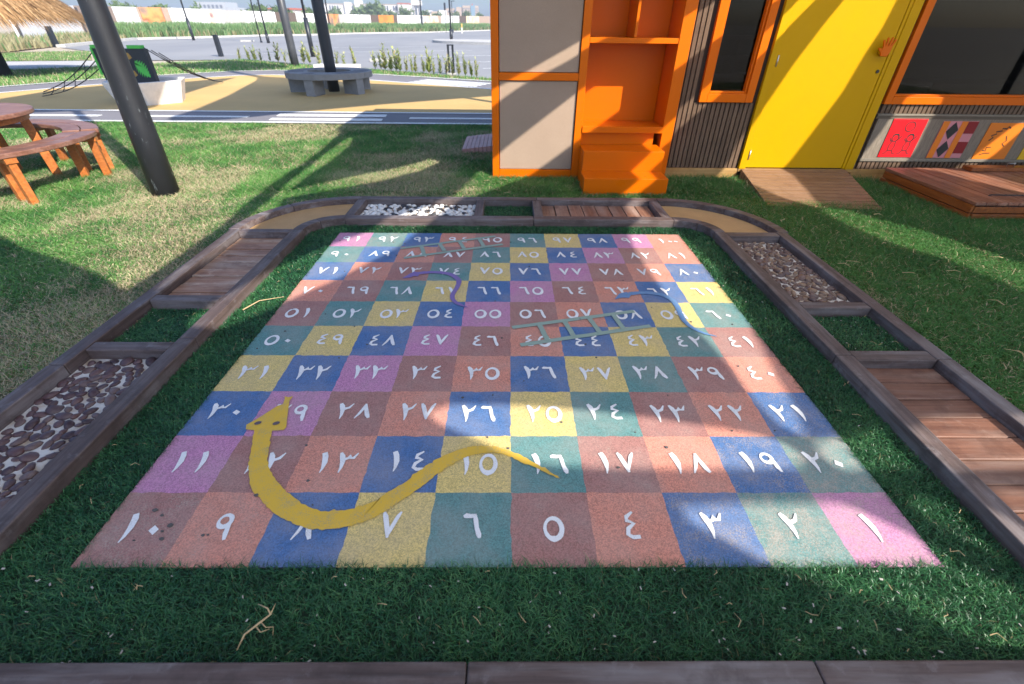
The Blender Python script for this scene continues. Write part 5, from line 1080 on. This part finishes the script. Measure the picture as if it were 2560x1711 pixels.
# ------------------------------------------------------------------ litter
tg = MB(); tg.tube([(-.746, -.243, .03), (-.741, -.206, .035), (-.709, -.175, .038), (-.689, -.156, .04), (-.685, -.129, .045)], [.0015, .003, .0032, .0025, .001], 6)
tg.tube([(-.689, -.156, .04), (-.702, -.142, .045), (-.737, -.128, .04)], [.0025, .002, .001], 6).tube([(-.72, -.185, .036), (-.70, -.20, .034), (-.68, -.19, .03)], [.002, .0015, .0008], 6).tube([(-.709, -.175, .038), (-.69, -.188, .034), (-.672, -.185, .03), (-.665, -.205, .028)], [.0018, .0013, .001, .0007], 5)
tag(tg.build('dry_twig', M['straw_bit'], None, smooth=True), 'forked dry twig lying on the turf in front of the board', 'twig')
tag(MB().tube([(-1.58, 1.532, .028), (-1.525, 1.63, .034), (-1.413, 1.711, .016)], [.004, .003, .0015], 6).build('dry_stalk', M['straw_bit'], None, smooth=True), 'long dry stalk lying on the left turf strip by the maroon square', 'stalk')
lit = MB(); rr_ = random.Random(5)
def bit(x, y, z, s, mat_i=0):
    a = rr_.uniform(0, 6.28); d = Vector((math.cos(a), math.sin(a)))*s; e = Vector((-d.y, d.x))*rr_.uniform(.15, .5)
    lit.hexa([(x-d.x-e.x, y-d.y-e.y), (x+d.x-e.x, y+d.y-e.y), (x+d.x*.7+e.x, y+d.y*.7+e.y), (x-d.x*.8+e.x, y-d.y*.8+e.y)], z, z+s*.5)
for _ in range(150):
    x = rr_.uniform(-1.6, 1.6); y = rr_.choice([rr_.uniform(-.27, -.01), rr_.uniform(-.27, 2.9)])
    if abs(x) < 1.4 and 0 < y < 2.8: continue
    bit(x, y, .024, rr_.uniform(.0025, .006))
for _ in range(50):
    bit(rr_.uniform(1.74, 2.13), rr_.uniform(1.1, 1.51), .024, rr_.uniform(.002, .0045)) if rr_.random() < .6 else bit(rr_.uniform(-2.13, -1.74), rr_.uniform(1.16, 1.56), .024, rr_.uniform(.002, .0045))
tag(lit.build('litter', col('pale_grit', (0.45, 0.41, 0.37), .8)), 'scattered pale bits of grit and leaf on the turf', 'litter', kind='stuff')
st = MB()
for x, y in [(-1.259, .091), (-1.185, .124), (-1.17, .145), (-1.17, .096), (-1.04, .109), (-1.224, .185), (-1.025, .111), (-.768, .331), (-.931, .266), (-.76, 1.259), (-.771, 1.218), (-.011, .492), (.42, .395), (1.29, 1.43)]+[(rr_.uniform(-1.35, 1.35), rr_.uniform(.05, 2.7)) for _ in range(45)]:
    s_ = rr_.uniform(.0022, .0055) if y > .5 else rr_.uniform(.003, .009); a = rr_.uniform(0, 6)
    P_ = [(x+s_*rr_.uniform(.6, 1.2)*math.cos(a+k*1.05)*1.3, y+s_*rr_.uniform(.6, 1.1)*math.sin(a+k*1.05)) for k in range(6)]
    st.prism(P_, .004, .004+s_*.9)
tag(st.build('grit', col('dark_grit', (0.1, 0.095, 0.09), .8)), 'scattered small dark stones lying on the board', 'stones', kind='stuff')
stw = MB()
for _ in range(70):
    x, y = rr_.choice([(rr_.uniform(-1.6, 1.6), rr_.uniform(-.26, -.02)), (rr_.choice([-1, 1])*rr_.uniform(1.42, 1.63), rr_.uniform(0, 2.8)), (rr_.choice([-1, 1])*rr_.uniform(1.75, 2.12), rr_.uniform(1.12, 1.5))])
    a = rr_.uniform(0, 6.28); l = rr_.uniform(.012, .04); c = rr_.uniform(-.6, .6); z = .026
    stw.tube([(x, y, z), (x+l*.5*math.cos(a), y+l*.5*math.sin(a), z+.006), (x+l*math.cos(a+c), y+l*math.sin(a+c), z)], [.0012, .001, .0006], 4)
for _ in range(90):
    x, y = rr_.choice([(rr_.uniform(-5, -2.3), rr_.uniform(.8, 5)), (rr_.uniform(2.3, 4), rr_.uniform(.8, 3.3)), (rr_.uniform(-2, 0), rr_.uniform(3.6, 4.4))])
    a = rr_.uniform(0, 6.28); l = rr_.uniform(.04, .11); c = rr_.uniform(-.6, .6); z = .03
    stw.tube([(x, y, z), (x+l*.5*math.cos(a), y+l*.5*math.sin(a), z+.012), (x+l*math.cos(a+c), y+l*math.sin(a+c), z)], [.0025, .002, .001], 4)
tag(stw.build('straw', M['straw_bit']), 'loose dry straws on the turf and the lawn', 'straw', kind='stuff')

hz = MB().box(-400, 400, -60, 700, -1.2, 16.0).build('haze', None); tag(hz, 'thin pale haze over the far car park and town', 'haze', kind='stuff')
hm = bpy.data.materials.new('haze_air'); hm.use_nodes = True; hm.node_tree.nodes.remove(hm.node_tree.nodes['Principled BSDF'])
pv = hm.node_tree.nodes.new('ShaderNodeVolumePrincipled'); pv.inputs['Color'].default_value = (0.85, 0.9, 1.0, 1); pv.inputs['Density'].default_value = 0.0012; pv.inputs['Anisotropy'].default_value = 0.2
hm.node_tree.links.new(pv.outputs[0], hm.node_tree.nodes['Material Output'].inputs['Volume']); hz.data.materials.append(hm)
